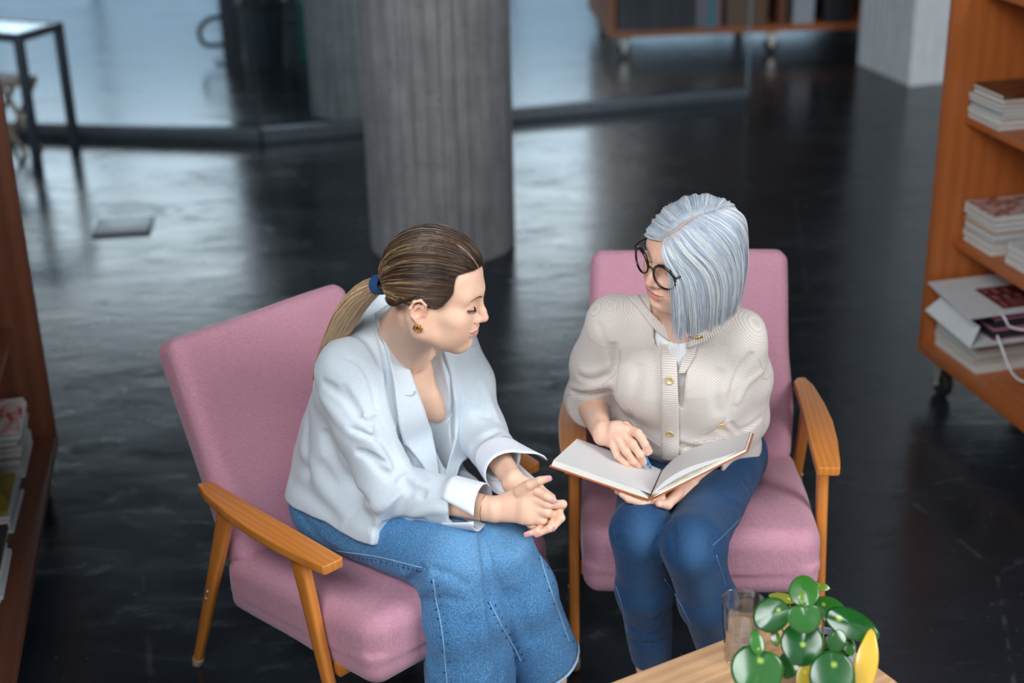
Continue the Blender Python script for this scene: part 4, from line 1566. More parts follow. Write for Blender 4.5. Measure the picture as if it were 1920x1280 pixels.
y_chest = U(.03,
            EC(y_pel, y_pel + (y_mid - y_pel) * .45, XH, (.120, .090), (.100, .075)),
            EC(y_pel + (y_mid - y_pel) * .45, tq(.82), XS, (.100, .075), (.125, .080)),
            EC(tq(.82), y_mid - y_fw * .005, XS, (.125, .080), (.110, .050)))
y_bust = U(.03, *[EL(y_mid + XS * s * .068 + y_fw * .046 - V(0, 0, .115), (.040, .031, .044)) for s in (-1, 1)])
y_neck = U(.022, RC(yl(0, -.016, -.035), neck0 - y_fw * .006, .047, .052), RC(yl(0, -.005, -.05), notch + V(0, 0, .015) - y_fw * .03, .044, .046))
y_cl = U(.012, *[RC(notch + XS * s * .018, y_mid + XS * s * .125 + y_fw * .022 + V(0, 0, .020), .0085, .010) for s in (-1, 1)],
         *[RC(yl(s * .050, -.020, -.03), notch + XS * s * .016, .011, .0085) for s in (-1, 1)],
         *[RC(neck0 + V(0, 0, .03) - y_fw * .02, y_mid + XS * s * .12, .03, .03) for s in (-1, 1)])
yhead = TR(head_node(smile=1.45, wide=.0045, lids=1.0, nose=.95), YP, YR, YS)
y_legs = U(.03, RC(y_hipR, y_kneeR, .066, .046), RC(y_hipL, y_kneeL, .066, .044), RC(y_kneeR, y_ankR, .046, .034), RC(y_kneeL, y_ankL, .044, .034),
           foot(y_ankR, (.45, -.9)), foot(y_ankL, (.6, -.8)))
y_body = U(0, U(.012, U(.03, y_chest, y_bust, y_legs), U(.014, y_neck, y_cl), yhead, y_armR), y_armL)
bv, bf = multi_mesh(y_body, .0048 * Q, [(YP - V(.155, .150, .125), YP + V(.155, .150, .165), .0017 * Q), (atY(980, 950, 2.68) - V(.10, .075, .075), atY(980, 950, 2.68) + V(.125, .075, .085), .0018 * Q)])


def paint(vl, items, base_alpha=0.0):
    """vl: local points; items: (centre, radii, colour, strength)"""
    col = np.zeros((len(vl), 4)); col[:, :3] = .5
    for c, r, rgb, s in items:
        k = np.sqrt((((vl - V(*c)) / V(*r)) ** 2).sum(1))
        w = np.clip(1.35 - k, 0, .5) / .5 * s
        m = w > 0
        a0 = col[m, 3]; w_ = w[m]
        na = w_ + a0 * (1 - w_)
        col[m, :3] = (lin(*rgb)[:3] * w_[:, None] + col[m, :3] * (a0 * (1 - w_))[:, None]) / np.maximum(na, 1e-6)[:, None]
        col[m, 3] = na
    return col


yloc = (bv - YP) @ YR / YS
lips = (196, 104, 102)
face_items = []
for s in (-1, 1):
    face_items += [((s * .040, .066, -.024), (.024, .02, .018), (230, 162, 142), .28), ((s * .0315, .082, .0225), (.018, .010, .0035), (200, 148, 128), .4),
                   ((s * .074, -.012, .008), (.012, .020, .026), (228, 154, 132), .3)]
face_items += [((0, .108, -.018), (.012, .012, .010), (226, 158, 138), .3)]
ycol = paint(yloc, face_items)
def nails(verts, col, tips, rgb, w_=.0046, l_=.0072):
    """tips: (tip, previous joint) of each finger; the nail sits on the side turned to the room"""
    for p, q in tips:
        d_ = unit(p - q); c_ = p + d_ * .0005 - c_f * .006
        e = verts - c_; al = e @ d_; pe = e - al[:, None] * d_; pe = pe - (pe @ c_f)[:, None] * c_f
        r = np.sqrt((al / l_) ** 2 + (pe ** 2).sum(1) / w_ ** 2 + ((e @ c_f) / .0085) ** 4); k = np.clip((1 - r) / .25, 0, 1) * .9
        m = k > col[:, 3]; col[m, :3] = lin(*rgb)[:3]; col[m, 3] = k[m]
def lip_paint(vl, col, smile, rgb, teeth=None, wide=0.0):
    cx, cz = .0215 + .0078 * smile + .001 + wide, -.0470 + .0056 * smile
    x, y, z = vl.T; t = np.clip(np.abs(x) / cx, 0, 1) ** 1.6
    zu = (-.0398 + .0010 * np.exp(-(x / .004) ** 2) * -1) * (1 - t) + (cz + .0006) * t; zl = -.0570 * (1 - t) + (cz - .0012) * t
    k = np.clip(np.minimum(zu - z, z - zl) / .0010 + .5, 0, 1) * (np.abs(x) < cx) * (y > .055) * .88
    m = k > 0
    for j in range(3): col[m, j] = lin(*rgb)[j] * k[m] + col[m, j] * (1 - k[m])
    col[m, 3] = np.maximum(col[m, 3], k[m])
    if teeth:
        zc = -.0478 * (1 - t) + cz * t
        k = (np.abs(z - zc) < .0016 * (1 - np.clip(np.abs(x) / .019, 0, 1) ** 2)) & (y > .06)
        col[k, :3] = lin(*teeth)[:3]; col[k, 3] = .9
lip_paint(yloc, ycol, 1.45, lips, (234, 228, 222), .0045)
nails(bv, ycol, [(atY(u1, v1, Y1), atY(u0, v0, Y0)) for u0, v0, Y0, u1, v1, Y1 in ((1012, 901, 2.643, 1029, 896, 2.640), (1024, 930, 2.632, 1037, 937, 2.627), (1052, 971, 2.630, 1037, 990, 2.620), (1031, 990, 2.616, 1008, 1001, 2.616), (1008, 995, 2.620, 989, 1001, 2.622))], (222, 142, 168))
M['skin_y'] = skin_mat('fair_skin', (236, 194, 167), (228, 172, 146))
young = link('person', new_mesh('person', bv, bf, True, {'tint': ycol}), M['skin_y'])
tag(young, 'seated woman with blond ponytail in pale blue blazer and wide blue jeans, hands clasped', 'person')
yb_cast = Caster(bv, bf)

# ---- blazer
lerp = lambda a, b, t: a + (b - a) * t
def tq(t, o=0.0, l=0.0): return y_pel + (y_mid - y_pel) * t + y_fw * o + XS * l
yj_torso = U(.05,
             EC(y_pel + V(0, 0, -.02) + y_fw * .005, tq(.42, .012), XH, (.172, .128), (.158, .125), .08),
             EC(tq(.42, .012), tq(.80, .012), XS, (.158, .125), (.170, .118), .08),
             EC(tq(.80, .008), tq(1.0, -.004), XS, (.168, .108), (.140, .058)),
             RC(y_shR + XS * .02 - V(0, 0, .005), y_mid + V(0, 0, .03) - y_fw * .01, .060, .052), RC(y_shL - XS * .02 - V(0, 0, .005), y_mid + V(0, 0, .03) - y_fw * .01, .060, .052),
             RC(tq(.86, -.03, -.04), tq(.12, -.060, -.025), .100, .108),
             EL(tq(.40, .10, .02), (.10, .09, .11)), EL(tq(.47, .095, .072), (.062, .066, .115)))
cb = neck0 - y_fw * .052 + V(0, 0, .058)
yj_col = U(.02, RC(neck0 - y_fw * .006 + V(0, 0, .018) - XS * .056, neck0 - y_fw * .034 + V(0, 0, .044) - XS * .040, .022, .020), RC(neck0 - y_fw * .034 + V(0, 0, .044) - XS * .040, cb, .020, .019),
           RC(cb, neck0 - y_fw * .034 + V(0, 0, .044) + XS * .040, .019, .020), RC(neck0 - y_fw * .034 + V(0, 0, .044) + XS * .040, neck0 - y_fw * .006 + V(0, 0, .018) + XS * .056, .020, .022))
th_R, th_L = unit(y_kneeR - y_hipR), unit(y_kneeL - y_hipL)
pR = y_hipR + th_R * .272; pL = y_hipL + th_L * .27
flapR = CUT(EC(y_hipR + V(0, 0, .012), y_hipR + th_R * .30 + V(0, 0, .012), V(-.7, -.72, .0), (.108, .102), (.100, .096)), pR, th_R + V(-.10, -.12, 0), .006)
flapL = CUT(EC(y_hipL + V(0, 0, .015), y_hipL + th_L * .32 + V(0, 0, .014), V(-.7, -.72, .0), (.100, .098), (.094, .092)), pL, th_L, .006)
yj_body = CUT(U(.04, yj_torso, flapR, flapL), V(y_pel[0], y_pel[1], .480), V(-.10, -.12, -1))
slR_end = lerp(y_elR, y_wrR, .66); slL_end = lerp(y_elL, y_wrL, .60)
dR, dL = unit(y_wrR - y_elR), unit(y_wrL - y_elL)
sleeveR = U(.03, RC(y_shR + XS * .012, lerp(y_shR, y_elR, .45), .067, .064), RC(lerp(y_shR, y_elR, .45), y_elR + V(0, 0, -.004), .064, .059), EC(y_elR, lerp(y_elR, y_wrR, .85), c_u, (.058, .056), (.050, .045)))
sleeveR = SUB(.004, CUT(sleeveR, slR_end, dR, .004), RC(lerp(y_elR, y_wrR, .62), lerp(y_elR, y_wrR, 1.2), .040, .040))
sleeveL = U(.03, RC(y_shL - XS * .012, lerp(y_shL, y_elL, .5), .064, .060), RC(lerp(y_shL, y_elL, .5), y_elL, .060, .054), EC(y_elL, lerp(y_elL, y_wrL, .85), c_u, (.054, .053), (.047, .045)))
sleeveL = SUB(.004, CUT(sleeveL, slL_end, dL, .004), RC(lerp(y_elL, y_wrL, .55), lerp(y_elL, y_wrL, 1.2), .038, .038))
yj0 = U(.022, yj_body, sleeveR, sleeveL, yj_col)
cv, cf = sdf_mesh(yj0, .007)
yc = Caster(cv, cf)
yc_t = Caster(*sdf_mesh(U(.022, yj_body, yj_col), .008))
vtop = tq(1.04, .085, .012); vbot = tq(.385, .17, .068)
carve = U(.02, EC(vtop + V(0, 0, .03) - y_fw * .01, lerp(vtop, vbot, .5), XS, (.056, .06), (.033, .075)), EC(lerp(vtop, vbot, .5), vbot, XS, (.033, .075), (.010, .055), .02))
throat = RC(yl(0, -.005, -.06), notch + y_fw * .03, .056, .060)
def fl(pts, w, amp, n=5): return (line_on(yc, pts, 0, n), w, amp)
yfolds = folds([fl(*a) for a in [
    ([(702, 778), (715, 816), (735, 850), (753, 892)], .010, .010), ([(642, 667), (675, 682), (698, 722), (706, 770)], .005, .006),
    ([(603, 715), (650, 749), (680, 780)], .010, .007), ([(598, 735), (640, 790), (690, 825)], .014, -.006),
    ([(605, 805), (626, 866), (655, 905), (690, 950)], .013, .013), ([(776, 915), (750, 940), (730, 975)], .009, .011),
    ([(753, 898), (772, 915), (800, 928)], .008, .009), ([(700, 958), (735, 940), (765, 925)], .010, -.006),
    ([(715, 985), (760, 972), (800, 975)], .009, .006), ([(742, 990), (790, 960), (840, 955)], .010, -.004),
    ([(660, 760), (690, 800), (712, 850), (735, 885)], .016, -.006), ([(690, 850), (715, 880), (745, 900)], .009, .006), ([(640, 720), (668, 775), (700, 800)], .008, .006),
    ([(650, 800), (690, 815), (716, 830)], .008, .006), ([(665, 845), (700, 855), (730, 872)], .008, .006),
    ([(888, 765), (905, 775), (925, 780)], .008, .006), ([(880, 838), (905, 822), (935, 805)], .009, .007), ([(893, 705), (915, 745), (935, 790)], .012, -.004),
    ([(905, 860), (930, 845), (955, 838)], .008, .005), ([(703, 605), (722, 680), (730, 745), (745, 800)], .004, .004),
    ([(560, 830), (600, 900), (660, 960)], .022, -.006), ([(540, 900), (580, 930), (640, 985)], .016, .005), ([(600, 860), (640, 930), (700, 985)], .018, .005),
    ([(575, 760), (572, 830), (585, 900)], .02, .005), ([(690, 990), (735, 1000), (760, 990)], .010, .004), ([(745, 800), (765, 850), (800, 900)], .008, .006),
    ([(655, 625), (690, 640), (722, 700)], .008, .004)]])
def y_wob(P): return 1.7 * yfolds(P) + .0022 * vnoise(P, 26, 5) + .0010 * vnoise(P, 70, 9)
yj = SUB(.003, DSP(yj0, y_wob, .02), carve, throat)
jv, jf = sdf_mesh(yj, .0036 * Q)


def linen(name, rgb):
    m = NT(name)
    a = m.noise(m.coord('Object', (900, 900, 40)), 1.0, 2); b = m.noise(m.coord('Object', (40, 700, 900)), 1.0, 2); c = m.noise(m.coord('Object', (900, 40, 500)), 1.0, 2)
    w = m.math('ADD', m.math('ADD', m.math('MULTIPLY', a, .4), m.math('MULTIPLY', b, .3)), m.math('MULTIPLY', c, .3))
    col = lin(*rgb)
    lo = tuple(x * .86 for x in col[:3]) + (1,); hi = tuple(min(1, x * 1.07) for x in col[:3]) + (1,)
    m.bump(w, .3, .0006)
    return m.set(color=m.ramp(w, [(.36, lo), (.62, hi)]), rough=.85, sheen=.15, spec=.25)


M['linen'] = linen('pale_blue_linen', (203, 213, 221))
M['white_cotton'] = fabric('white_cotton', (226, 231, 240), .03, 900, .8, .1, .02)
blazer = link('blazer', new_mesh('blazer', jv, jf), M['linen'], young)
yl_lift = lambda j, i: .0060 + .004 * math.sin(math.pi * min(1, j * 1.05)) + .011 * i ** 1.5 * min(1, (1 - j) * 5)
lap_inner = [(731, 574), (748, 640), (765, 700), (784, 750), (803, 800), (813, 845), (827, 924)]
lap_outer = [(702, 594), (718, 655), (733, 730), (741, 782), (752, 822), (787, 868), (824, 928)]
lapR = sheet('lapel', patch(yc_t, [[lap_inner[i], ((lap_inner[i][0] + lap_outer[i][0]) / 2, (lap_inner[i][1] + lap_outer[i][1]) / 2), lap_outer[i]] for i in range(7)], yl_lift, 12, 40), M['linen'], blazer, .0055)
li2 = [(826, 648), (840, 705), (846, 755), (846, 820), (838, 860), (829, 918)]
lo2 = [(878, 645), (887, 700), (888, 750), (878, 825), (858, 874), (832, 922)]
sheet('lapel', patch(yc_t, [[li2[i], ((li2[i][0] + lo2[i][0]) / 2, (li2[i][1] + lo2[i][1]) / 2), lo2[i]] for i in range(6)], yl_lift, 12, 36), M['linen'], blazer, .0055)
for pts in ([(738, 736), (752, 741), (766, 742), (772, 734)],):
    q = line_on(yc, pts, .0165)
    if len(q) > 2: MB().tube(q, .0011, 5).build('notch_seam', plain('blue_grey_seam', (168, 180, 192), .8), blazer, smooth=True)

# shirt cuffs turned back over the sleeves
def cuff(el, wr, t0, t1, r0, r1, slit_dir, flare, gap0, gap1, name='cuff'):
    ax = unit(wr - el); s0 = unit(slit_dir - ax * (slit_dir @ ax)); s1 = np.cross(ax, s0)
    nr, na = 8, 44; vs = np.zeros((nr, na, 3))
    for i in range(nr):
        t = i / (nr - 1); c = lerp(el, wr, t0 + (t1 - t0) * t); g = gap0 + (gap1 - gap0) * t
        for k in range(na):
            a = g + (2 * math.pi - 2 * g) * k / (na - 1)
            r = r0 + (r1 - r0) * t + .0015 * math.sin(3 * a)
            e = math.exp(-(min(a - g, 2 * math.pi - g - a) / .42) ** 2)
            side = 1 if k < na / 2 else -1
            r += flare[0 if side > 0 else 1] * e * t
            vs[i, k] = c + r * (math.cos(a) * s0 + math.sin(a) * s1) + ax * (flare[2] * e * t)
    idx = np.arange(nr * na).reshape(nr, na)
    q = np.stack([idx[:-1, :-1], idx[:-1, 1:], idx[1:, 1:], idx[1:, :-1]], -1).reshape(-1, 4)
    return sheet(name, (vs.reshape(-1, 3), q), M['white_cotton'], blazer, .0022)


cuff(y_elR, y_wrR, .60, .90, .0530, .0490, -c_f * .9 - c_u * .35, (.004, .004, .004), .55, .12)
cuff(y_elL, y_wrL, .52, .86, .0500, .0500, c_r * .95 - c_u * .12 - c_f * .25, (.034, .014, .010), .40, .30)

# camisole under the blazer
cami_c = Caster(*sdf_mesh(U(.04, y_chest, y_bust, EC(tq(.45), tq(.84), XS, (.105, .080), (.125, .085))), .006))
sheet('camisole', patch(cami_c, [[(784, 824), (806, 812), (830, 792), (858, 752)], [(790, 845), (810, 842), (832, 828), (862, 790)], [(798, 880), (814, 885), (834, 872), (860, 830)]], .008, 16, 12), M['white_cotton'], young, .002)
q = line_on(cami_c, [(858, 752), (846, 768), (830, 792), (806, 812), (790, 821)], .0095)
if len(q) > 3: MB().tube(q, .0022, 6).build('camisole_hem', M['white_cotton'], young, smooth=True)

# ---- jeans
hemR, hemL = lerp(y_kneeR, y_ankR, 1.02), lerp(y_kneeL, y_ankL, .87)
shR_d, shL_d = unit(y_ankR - y_kneeR), unit(y_ankL - y_kneeL)
latR = unit(np.cross(shR_d, V(.7, -.7, 0))); latL = unit(np.cross(shL_d, V(.7, -.7, 0)))
yj_legR = CUT(U(.035, RC(y_hipR + V(0, 0, .0), lerp(y_hipR, y_kneeR, .93) - V(.004, 0, .008), .096, .082), EC(lerp(y_kneeR, y_ankR, .05), lerp(y_kneeR, y_ankR, .35), latR, (.080, .074), (.094, .084)), EC(lerp(y_kneeR, y_ankR, .35), lerp(y_kneeR, y_ankR, 1.2), latR, (.094, .084), (.118, .098))), hemR, shR_d, .003)
yj_legL = CUT(U(.035, RC(y_hipL, lerp(y_hipL, y_kneeL, .93), .092, .072), EC(lerp(y_kneeL, y_ankL, .05), lerp(y_kneeL, y_ankL, .35), latL, (.072, .068), (.082, .074)), EC(lerp(y_kneeL, y_ankL, .35), lerp(y_kneeL, y_ankL, 1.2), latL, (.082, .074), (.094, .084))), hemL, shL_d, .003)
inR = RC(lerp(y_kneeR, y_ankR, .80), lerp(y_kneeR, y_ankR, 1.4), .078, .092); inL = RC(lerp(y_kneeL, y_ankL, .66), lerp(y_kneeL, y_ankL, 1.4), .068, .080)
yp0 = U(.002, U(.03, EC(y_pel + V(0, 0, -.01), y_pel + V(0, 0, .10), XH, (.155, .118), (.135, .10)), yj_legR), yj_legL)
pv, pf = sdf_mesh(yp0, .007)
pc_ = Caster(pv, pf)
def flp(pts, w, amp, n=5): return (line_on(pc_, pts, 0, n), w, amp)
pfolds = folds([flp(*a) for a in [
    ([(798, 1062), (780, 1085), (770, 1110)], .010, .014), ([(812, 1062), (800, 1095), (785, 1120)], .010, -.007), ([(795, 1066), (840, 1075), (880, 1100)], .009, .005),
    ([(700, 1105), (745, 1100), (790, 1075)], .010, .007), ([(640, 1085), (700, 1085), (760, 1068)], .012, -.004), ([(902, 1000), (910, 1050), (916, 1110), (926, 1180), (940, 1275)], .008, .024),
    ([(795, 1130), (830, 1120), (870, 1130)], .012, .004), ([(790, 1180), (800, 1220), (815, 1270)], .018, .005), ([(880, 1150), (890, 1210), (910, 1275)], .020, .005),
    ([(955, 1100), (975, 1150), (1000, 1210)], .016, .005), ([(985, 1060), (1010, 1120), (1040, 1200)], .016, -.003), ([(925, 1010), (945, 1030), (975, 1035)], .010, .004),
    ([(545, 975), (560, 1010), (590, 1050)], .010, .006), ([(560, 960), (590, 1000), (630, 1040)], .010, .005), ([(600, 1000), (640, 1025), (690, 1040)], .010, -.004)]])
yp = SUB(.003, DSP(yp0, lambda P: pfolds(P) + .0022 * vnoise(P, 24, 6) + .0008 * vnoise(P, 80, 3), .02), inR, inL)
dv_, df_ = sdf_mesh(yp, .0040 * Q)


def denim(name, dark, light, fleck, fade=None, fleck_amt=.5):
    m = NT(name)
    a = m.noise(m.coord(), 330.0, 3, .75); b = m.noise(m.coord('Object', (900, 900, 160)), 1.0, 2); c = m.noise(m.coord(), 8.0, 3)
    w = m.math('ADD', m.math('MULTIPLY', a, .6), m.math('MULTIPLY', b, .4))
    col = m.ramp(w, [(.36, lin(*dark)), (.60, lin(*light))])
    col = m.mix(m.maprange(a, .56, .70, 0, fleck_amt), col, lin(*fleck))
    col = m.mix(m.maprange(c, .3, .7, 0, .25), col, lin(*dark))
    f = m.attr('fade', 'Fac')
    if fade: col = m.mix(f, col, m.mix(m.maprange(w, .35, .65, 0, .6), lin(*fade), lin(*fleck)))
    m.bump(w, .4, .0008)
    return m.set(color=col, rough=.85, sheen=.1, spec=.2)


M['denim'] = denim('mid_blue_denim', (38, 90, 142), (100, 156, 202), (156, 196, 222), (112, 164, 204))
knee_f = np.maximum(np.exp(-((dv_ - (y_kneeR + V(.02, -.04, .05))) ** 2).sum(1) / .008), np.exp(-((dv_ - (y_kneeL + V(.02, -.04, .05))) ** 2).sum(1) / .008)) * .35
jeans = link('jeans', new_mesh('jeans', dv_, df_, True, {'fade': knee_f}), M['denim'], young)
pc2 = Caster(dv_, df_)
M['stitch'] = plain('pale_blue_seam_thread', (150, 184, 214), .8); M['seam_dark'] = plain('dark_seam_pucker', (34, 70, 112), .9)
M['hem_thread'] = plain('rust_hem_thread', (92, 82, 84), .9)
for pts in ([(630, 1032), (672, 1038), (711, 1044), (760, 1056), (792, 1064)], [(812, 1086), (818, 1125), (826, 1165), (832, 1210), (839, 1290)], [(918, 1128), (930, 1152), (947, 1186), (965, 1215), (977, 1240)], [(1004, 1010), (1024, 1080), (1045, 1140), (1068, 1205)]):
    q = line_on(pc2, pts, .0004)
    MB().tube(q, .0014, 5).build('seam', M['stitch'], jeans, smooth=True)
    dk = MB()
    c = np.array(catmull([(a, b, 0) for a, b in pts], 14))[:, :2]
    for i in range(2, len(c) - 1, 3):
        o = (1 if (i // 3) % 2 else -.45) * (8 if pts[0][0] > 800 else 0)
        p, n = pc2(c[i][0] + o, c[i][1] + (0 if pts[0][0] > 800 else 7), .0003)
        if p is None: continue
        w_ = random.uniform(.0012, .0024); h_ = random.uniform(.0012, .0026)
        dk.tube([p - V(0, 0, h_), p + V(0, 0, h_)], [w_, w_ * .8], 6, flat=1)
    dk.build('seam_pucker', M['seam_dark'], jeans, smooth=True)
# turned hem of the left leg
hem_c = Caster(*sdf_mesh(yj_legL, .006))
for nm, t_, mat_, r_ in (('hem', .862, M['stitch'], .0034), ('hem_stitch', .838, M['hem_thread'], .0010)):
    ring = []
    cen = lerp(y_kneeL, y_ankL, t_)
    for k in range(41):
        a = 2 * math.pi * k / 40
        dd = math.cos(a) * latL + math.sin(a) * np.cross(shL_d, latL)
        h, n, _, _ = hem_c.t.ray_cast(Vector(cen + dd * .16), Vector(-dd))
        if h is not None: ring.append(V(*h) + dd * .0006)
    MB().tube(ring, r_, 6).build(nm, mat_, jeans, smooth=True)

# ---- hair, pulled back into a low ponytail
HC = V(0, -.004, .046); HD = V(0, -.004, .016)
def on_skull(d, rx, ry, rz): return d / np.sqrt((d[..., 0] / rx) ** 2 + (d[..., 1] / ry) ** 2 + (d[..., 2] / rz) ** 2)[..., None]
def slerp(a, b, t):
    a = a / np.linalg.norm(a); b = b / np.linalg.norm(b); w = math.acos(max(-1, min(1, a @ b))); s = math.sin(w) or 1e-6
    return (np.sin((1 - t) * w)[:, None] * a + np.sin(t * w)[:, None] * b) / s
half = [(-.0, .083, .089), (-.018, .078, .089), (-.040, .066, .088), (-.058, .046, .082), (-.065, .044, .067), (-.0665, .045, .050), (-.070, .036, .030), (-.0735, .026, .018), (-.0755, .012, .019), (-.0765, .000, .030), (-.078, -.014, .034), (-.077, -.028, .022), (-.071, -.042, .010), (-.062, -.056, -.005), (-.045, -.069, -.014), (-.022, -.079, -.018), (0, -.082, -.019)]
loop = half + [(-x, y, z) for x, y, z in half[-2:0:-1]]
loop = np.array(catmull([V(*p) for p in loop] + [V(*loop[0])], 6))[:-1]
tie_l = V(0, -.092, -.003)
m_ = 15; tt = np.linspace(0, 1, m_)
def y_arc(root, lift, dl=0.0):
    ra_, rb_ = root - HD, tie_l - HD
    q = HD + slerp(ra_, rb_, tt) * (np.linalg.norm(ra_) * (1 - tt) + np.linalg.norm(rb_) * tt)[:, None]
    d = q - HC; d = d / np.linalg.norm(d, axis=1)[:, None]
    P = on_skull(d, .0750 + lift, .0945 + lift, .0900 + lift) + HC
    r0 = np.linalg.norm(root - HC); s = np.clip(tt / .12, 0, 1)[:, None]
    P = (root + (P[0] - P[0])) * (1 - s) + P * s if False else P
    rr = np.linalg.norm(P - HC, axis=1); k = np.clip(tt / .10, 0, 1)
    P = HC + (P - HC) * ((r0 + .0025) * (1 - k) + rr * k)[:, None] / rr[:, None]
    P += np.sin(np.pi * tt)[:, None] * 0.0 + dl * (np.clip(tt, 0, 1) ** 3)[:, None] * V(0, 0, 0)
    return P
def to_w(P): return YP + (P * YS) @ YR.T
cap = np.array([to_w(y_arc(r, .0022)) for r in loop])
nl = len(loop); idx = np.arange(nl * m_).reshape(nl, m_)
nx = np.roll(idx, -1, 0)
capq = np.stack([idx[:, :-1], idx[:, 1:], nx[:, 1:], nx[:, :-1]], -1).reshape(-1, 4)
M['hair_base_y'] = plain('dark_blond_underlayer', (46, 34, 28), .5, .2, 60)
hair = link('hair', new_mesh('hair', cap.reshape(-1, 3), capq), M['hair_base_y'], young)
hs_ = hair.modifiers.new('thickness', 'SOLIDIFY'); hs_.thickness = .003; hs_.offset = -1
rg = np.random.default_rng(3)
paths, cols = [], []
dark, mid, blond = np.array(lin(46, 33, 28)[:3]), np.array(lin(128, 98, 70)[:3]), np.array(lin(236, 206, 166)[:3])
for i in range(5600):
    f = rg.uniform(0, nl); a = int(f) % nl; b = (a + 1) % nl; root = loop[a] + (loop[b] - loop[a]) * (f - int(f))
    if rg.random() < .45:   # strands that start at the parting and further up the scalp
        s = rg.uniform(0, 1)
        pt = V(-.016, .078, .090) * (1 - s) + V(-.019, .008, .127) * s if s > .0 else root
        pt = V(-.0235 - .004 * s, .078 - .070 * s, .090 + .052 * s - .015 * s * s)
        side = rg.choice([-1, 1], p=[.7, .3]); root = pt + V(side * rg.uniform(.002, .012), 0, 0)
        if side < 0:
            k = rg.uniform(0, 1); root = on_skull((root - HC)[None], .0750, .0945, .0900)[0] + HC
    P = y_arc(root, rg.uniform(.0024, .0058))
    if ((P[1:, 1] > .047) & (np.abs(P[1:, 0]) > .02) & (P[1:, 2] < .079)).any() and root[2] > .06: continue
    P += rg.normal(0, .0004, 3)
    wave = .0012 * np.sin(tt * rg.uniform(4, 9) + rg.uniform(0, 6)); P += wave[:, None] * rg.normal(0, 1, 3)
    low = np.clip((.075 - P[:, 2]) / .07, 0, 1)
    ang = math.atan2(P[6, 2] - HC[2], P[6, 1]); hl = 1.0 if rg.random() < .10 + .42 * max(0, math.sin(ang * 9.0)) ** 3 * (P[6, 2] < .115) else 0.0
    kk = np.clip(.14 + .95 * low * tt + hl * .75 * np.clip(tt * 3, 0, 1) + rg.normal(0, .16), 0, 1.6)[:, None]
    c = np.where(kk < .8, dark + (mid - dark) * kk / .8, mid + (blond - mid) * (kk - .8) / .8)
    paths.append(to_w(P)); cols.append(c)
strands('hair_strands', paths, rg.uniform(.00042, .00072, len(paths)), M['hair'], hair, np.array(cols))
M['scalp'] = plain('pale_scalp', (206, 164, 146), .6, .05)
# parting: a thin pale line of scalp
pp = [V(-.0235 - .004 * s, .081 - .073 * s, .090 + .058 * s - .015 * s * s) for s in np.linspace(0, 1, 14)]
pp = to_w(np.array([on_skull((p - HC)[None], .0812, .1008, .0962)[0] + HC for p in pp]))
MB().tube(list(pp), [.0008] * 3 + [.0012] * 8 + [.0010, .0008, .0005], 6, flat=.6).build('parting', M['scalp'], hair, smooth=True)
# ponytail
tie_w = to_w(tie_l[None] + V(0, -.012, .0))[0]
pt_path = [tie_w, atY(700, 536, 2.760), atY(676, 556, 2.795), atY(650, 592, 2.845), atY(628, 635, 2.90), atY(608, 675, 2.945), atY(590, 714, 2.965)]
pc3 = np.array(catmull(pt_path, 5)); mm = len(pc3)
rad = np.interp(np.linspace(0, 1, mm), [0, .08, .25, .5, .75, .92, 1], [.013, .017, .024, .027, .021, .012, .004])
paths, cols = [], []
for i in range(2200):
    a, r = rg.uniform(0, 6.283), math.sqrt(rg.uniform(0.05, 1))
    x = unit(np.cross(pc3[-1] - pc3[0], V(.3, -1, .2))); y = unit(np.cross(pc3[-1] - pc3[0], x))
    cut = rg.uniform(.86, 1.0)
    tt_ = np.linspace(0, cut, 18)
    C_ = np.stack([np.interp(tt_, np.linspace(0, 1, mm), pc3[:, j]) for j in range(3)], 1)
    R_ = np.interp(tt_, np.linspace(0, 1, mm), rad)
    tw = a + .6 * tt_ + .25 * np.sin(tt_ * 5 + i)
    P = C_ + (R_ * r)[:, None] * (np.cos(tw)[:, None] * x + .75 * np.sin(tw)[:, None] * y) + rg.normal(0, .0008, 3)
    k = np.clip(1.15 + .45 * np.sin(tt_ * 2.2) + rg.normal(0, .22) - .5 * np.clip(tt_ - .55, 0, 1), 0.2, 1.6)[:, None]
    cols.append(np.where(k < .8, dark + (mid - dark) * k / .8, mid + (blond - mid) * (k - .8) / .8)); paths.append(P)
strands('ponytail', paths, rg.uniform(.0005, .0008, len(paths)), M['hair'], young, np.array(cols))
M['tie'] = fabric('navy_hair_tie', (28, 66, 112), .2, 700, .8, .2)
td = unit(pt_path[1] - YP - YR @ (tie_l * YS)); tc = (YP + YR @ (tie_l * YS) + pt_path[0]) / 2 + td * .004
tm = MB()
for j in range(4):
    c_ = tc + td * (-.008 + .0055 * j); x = unit(np.cross(td, V(0, 0, 1))); y = np.cross(td, x)
    tm.tube([c_ + .0165 * (math.cos(a) * x + math.sin(a) * y) for a in np.linspace(0, 2 * math.pi, 22)], .0034, 7)
tm.build('hair_tie', M['tie'], young, smooth=True)
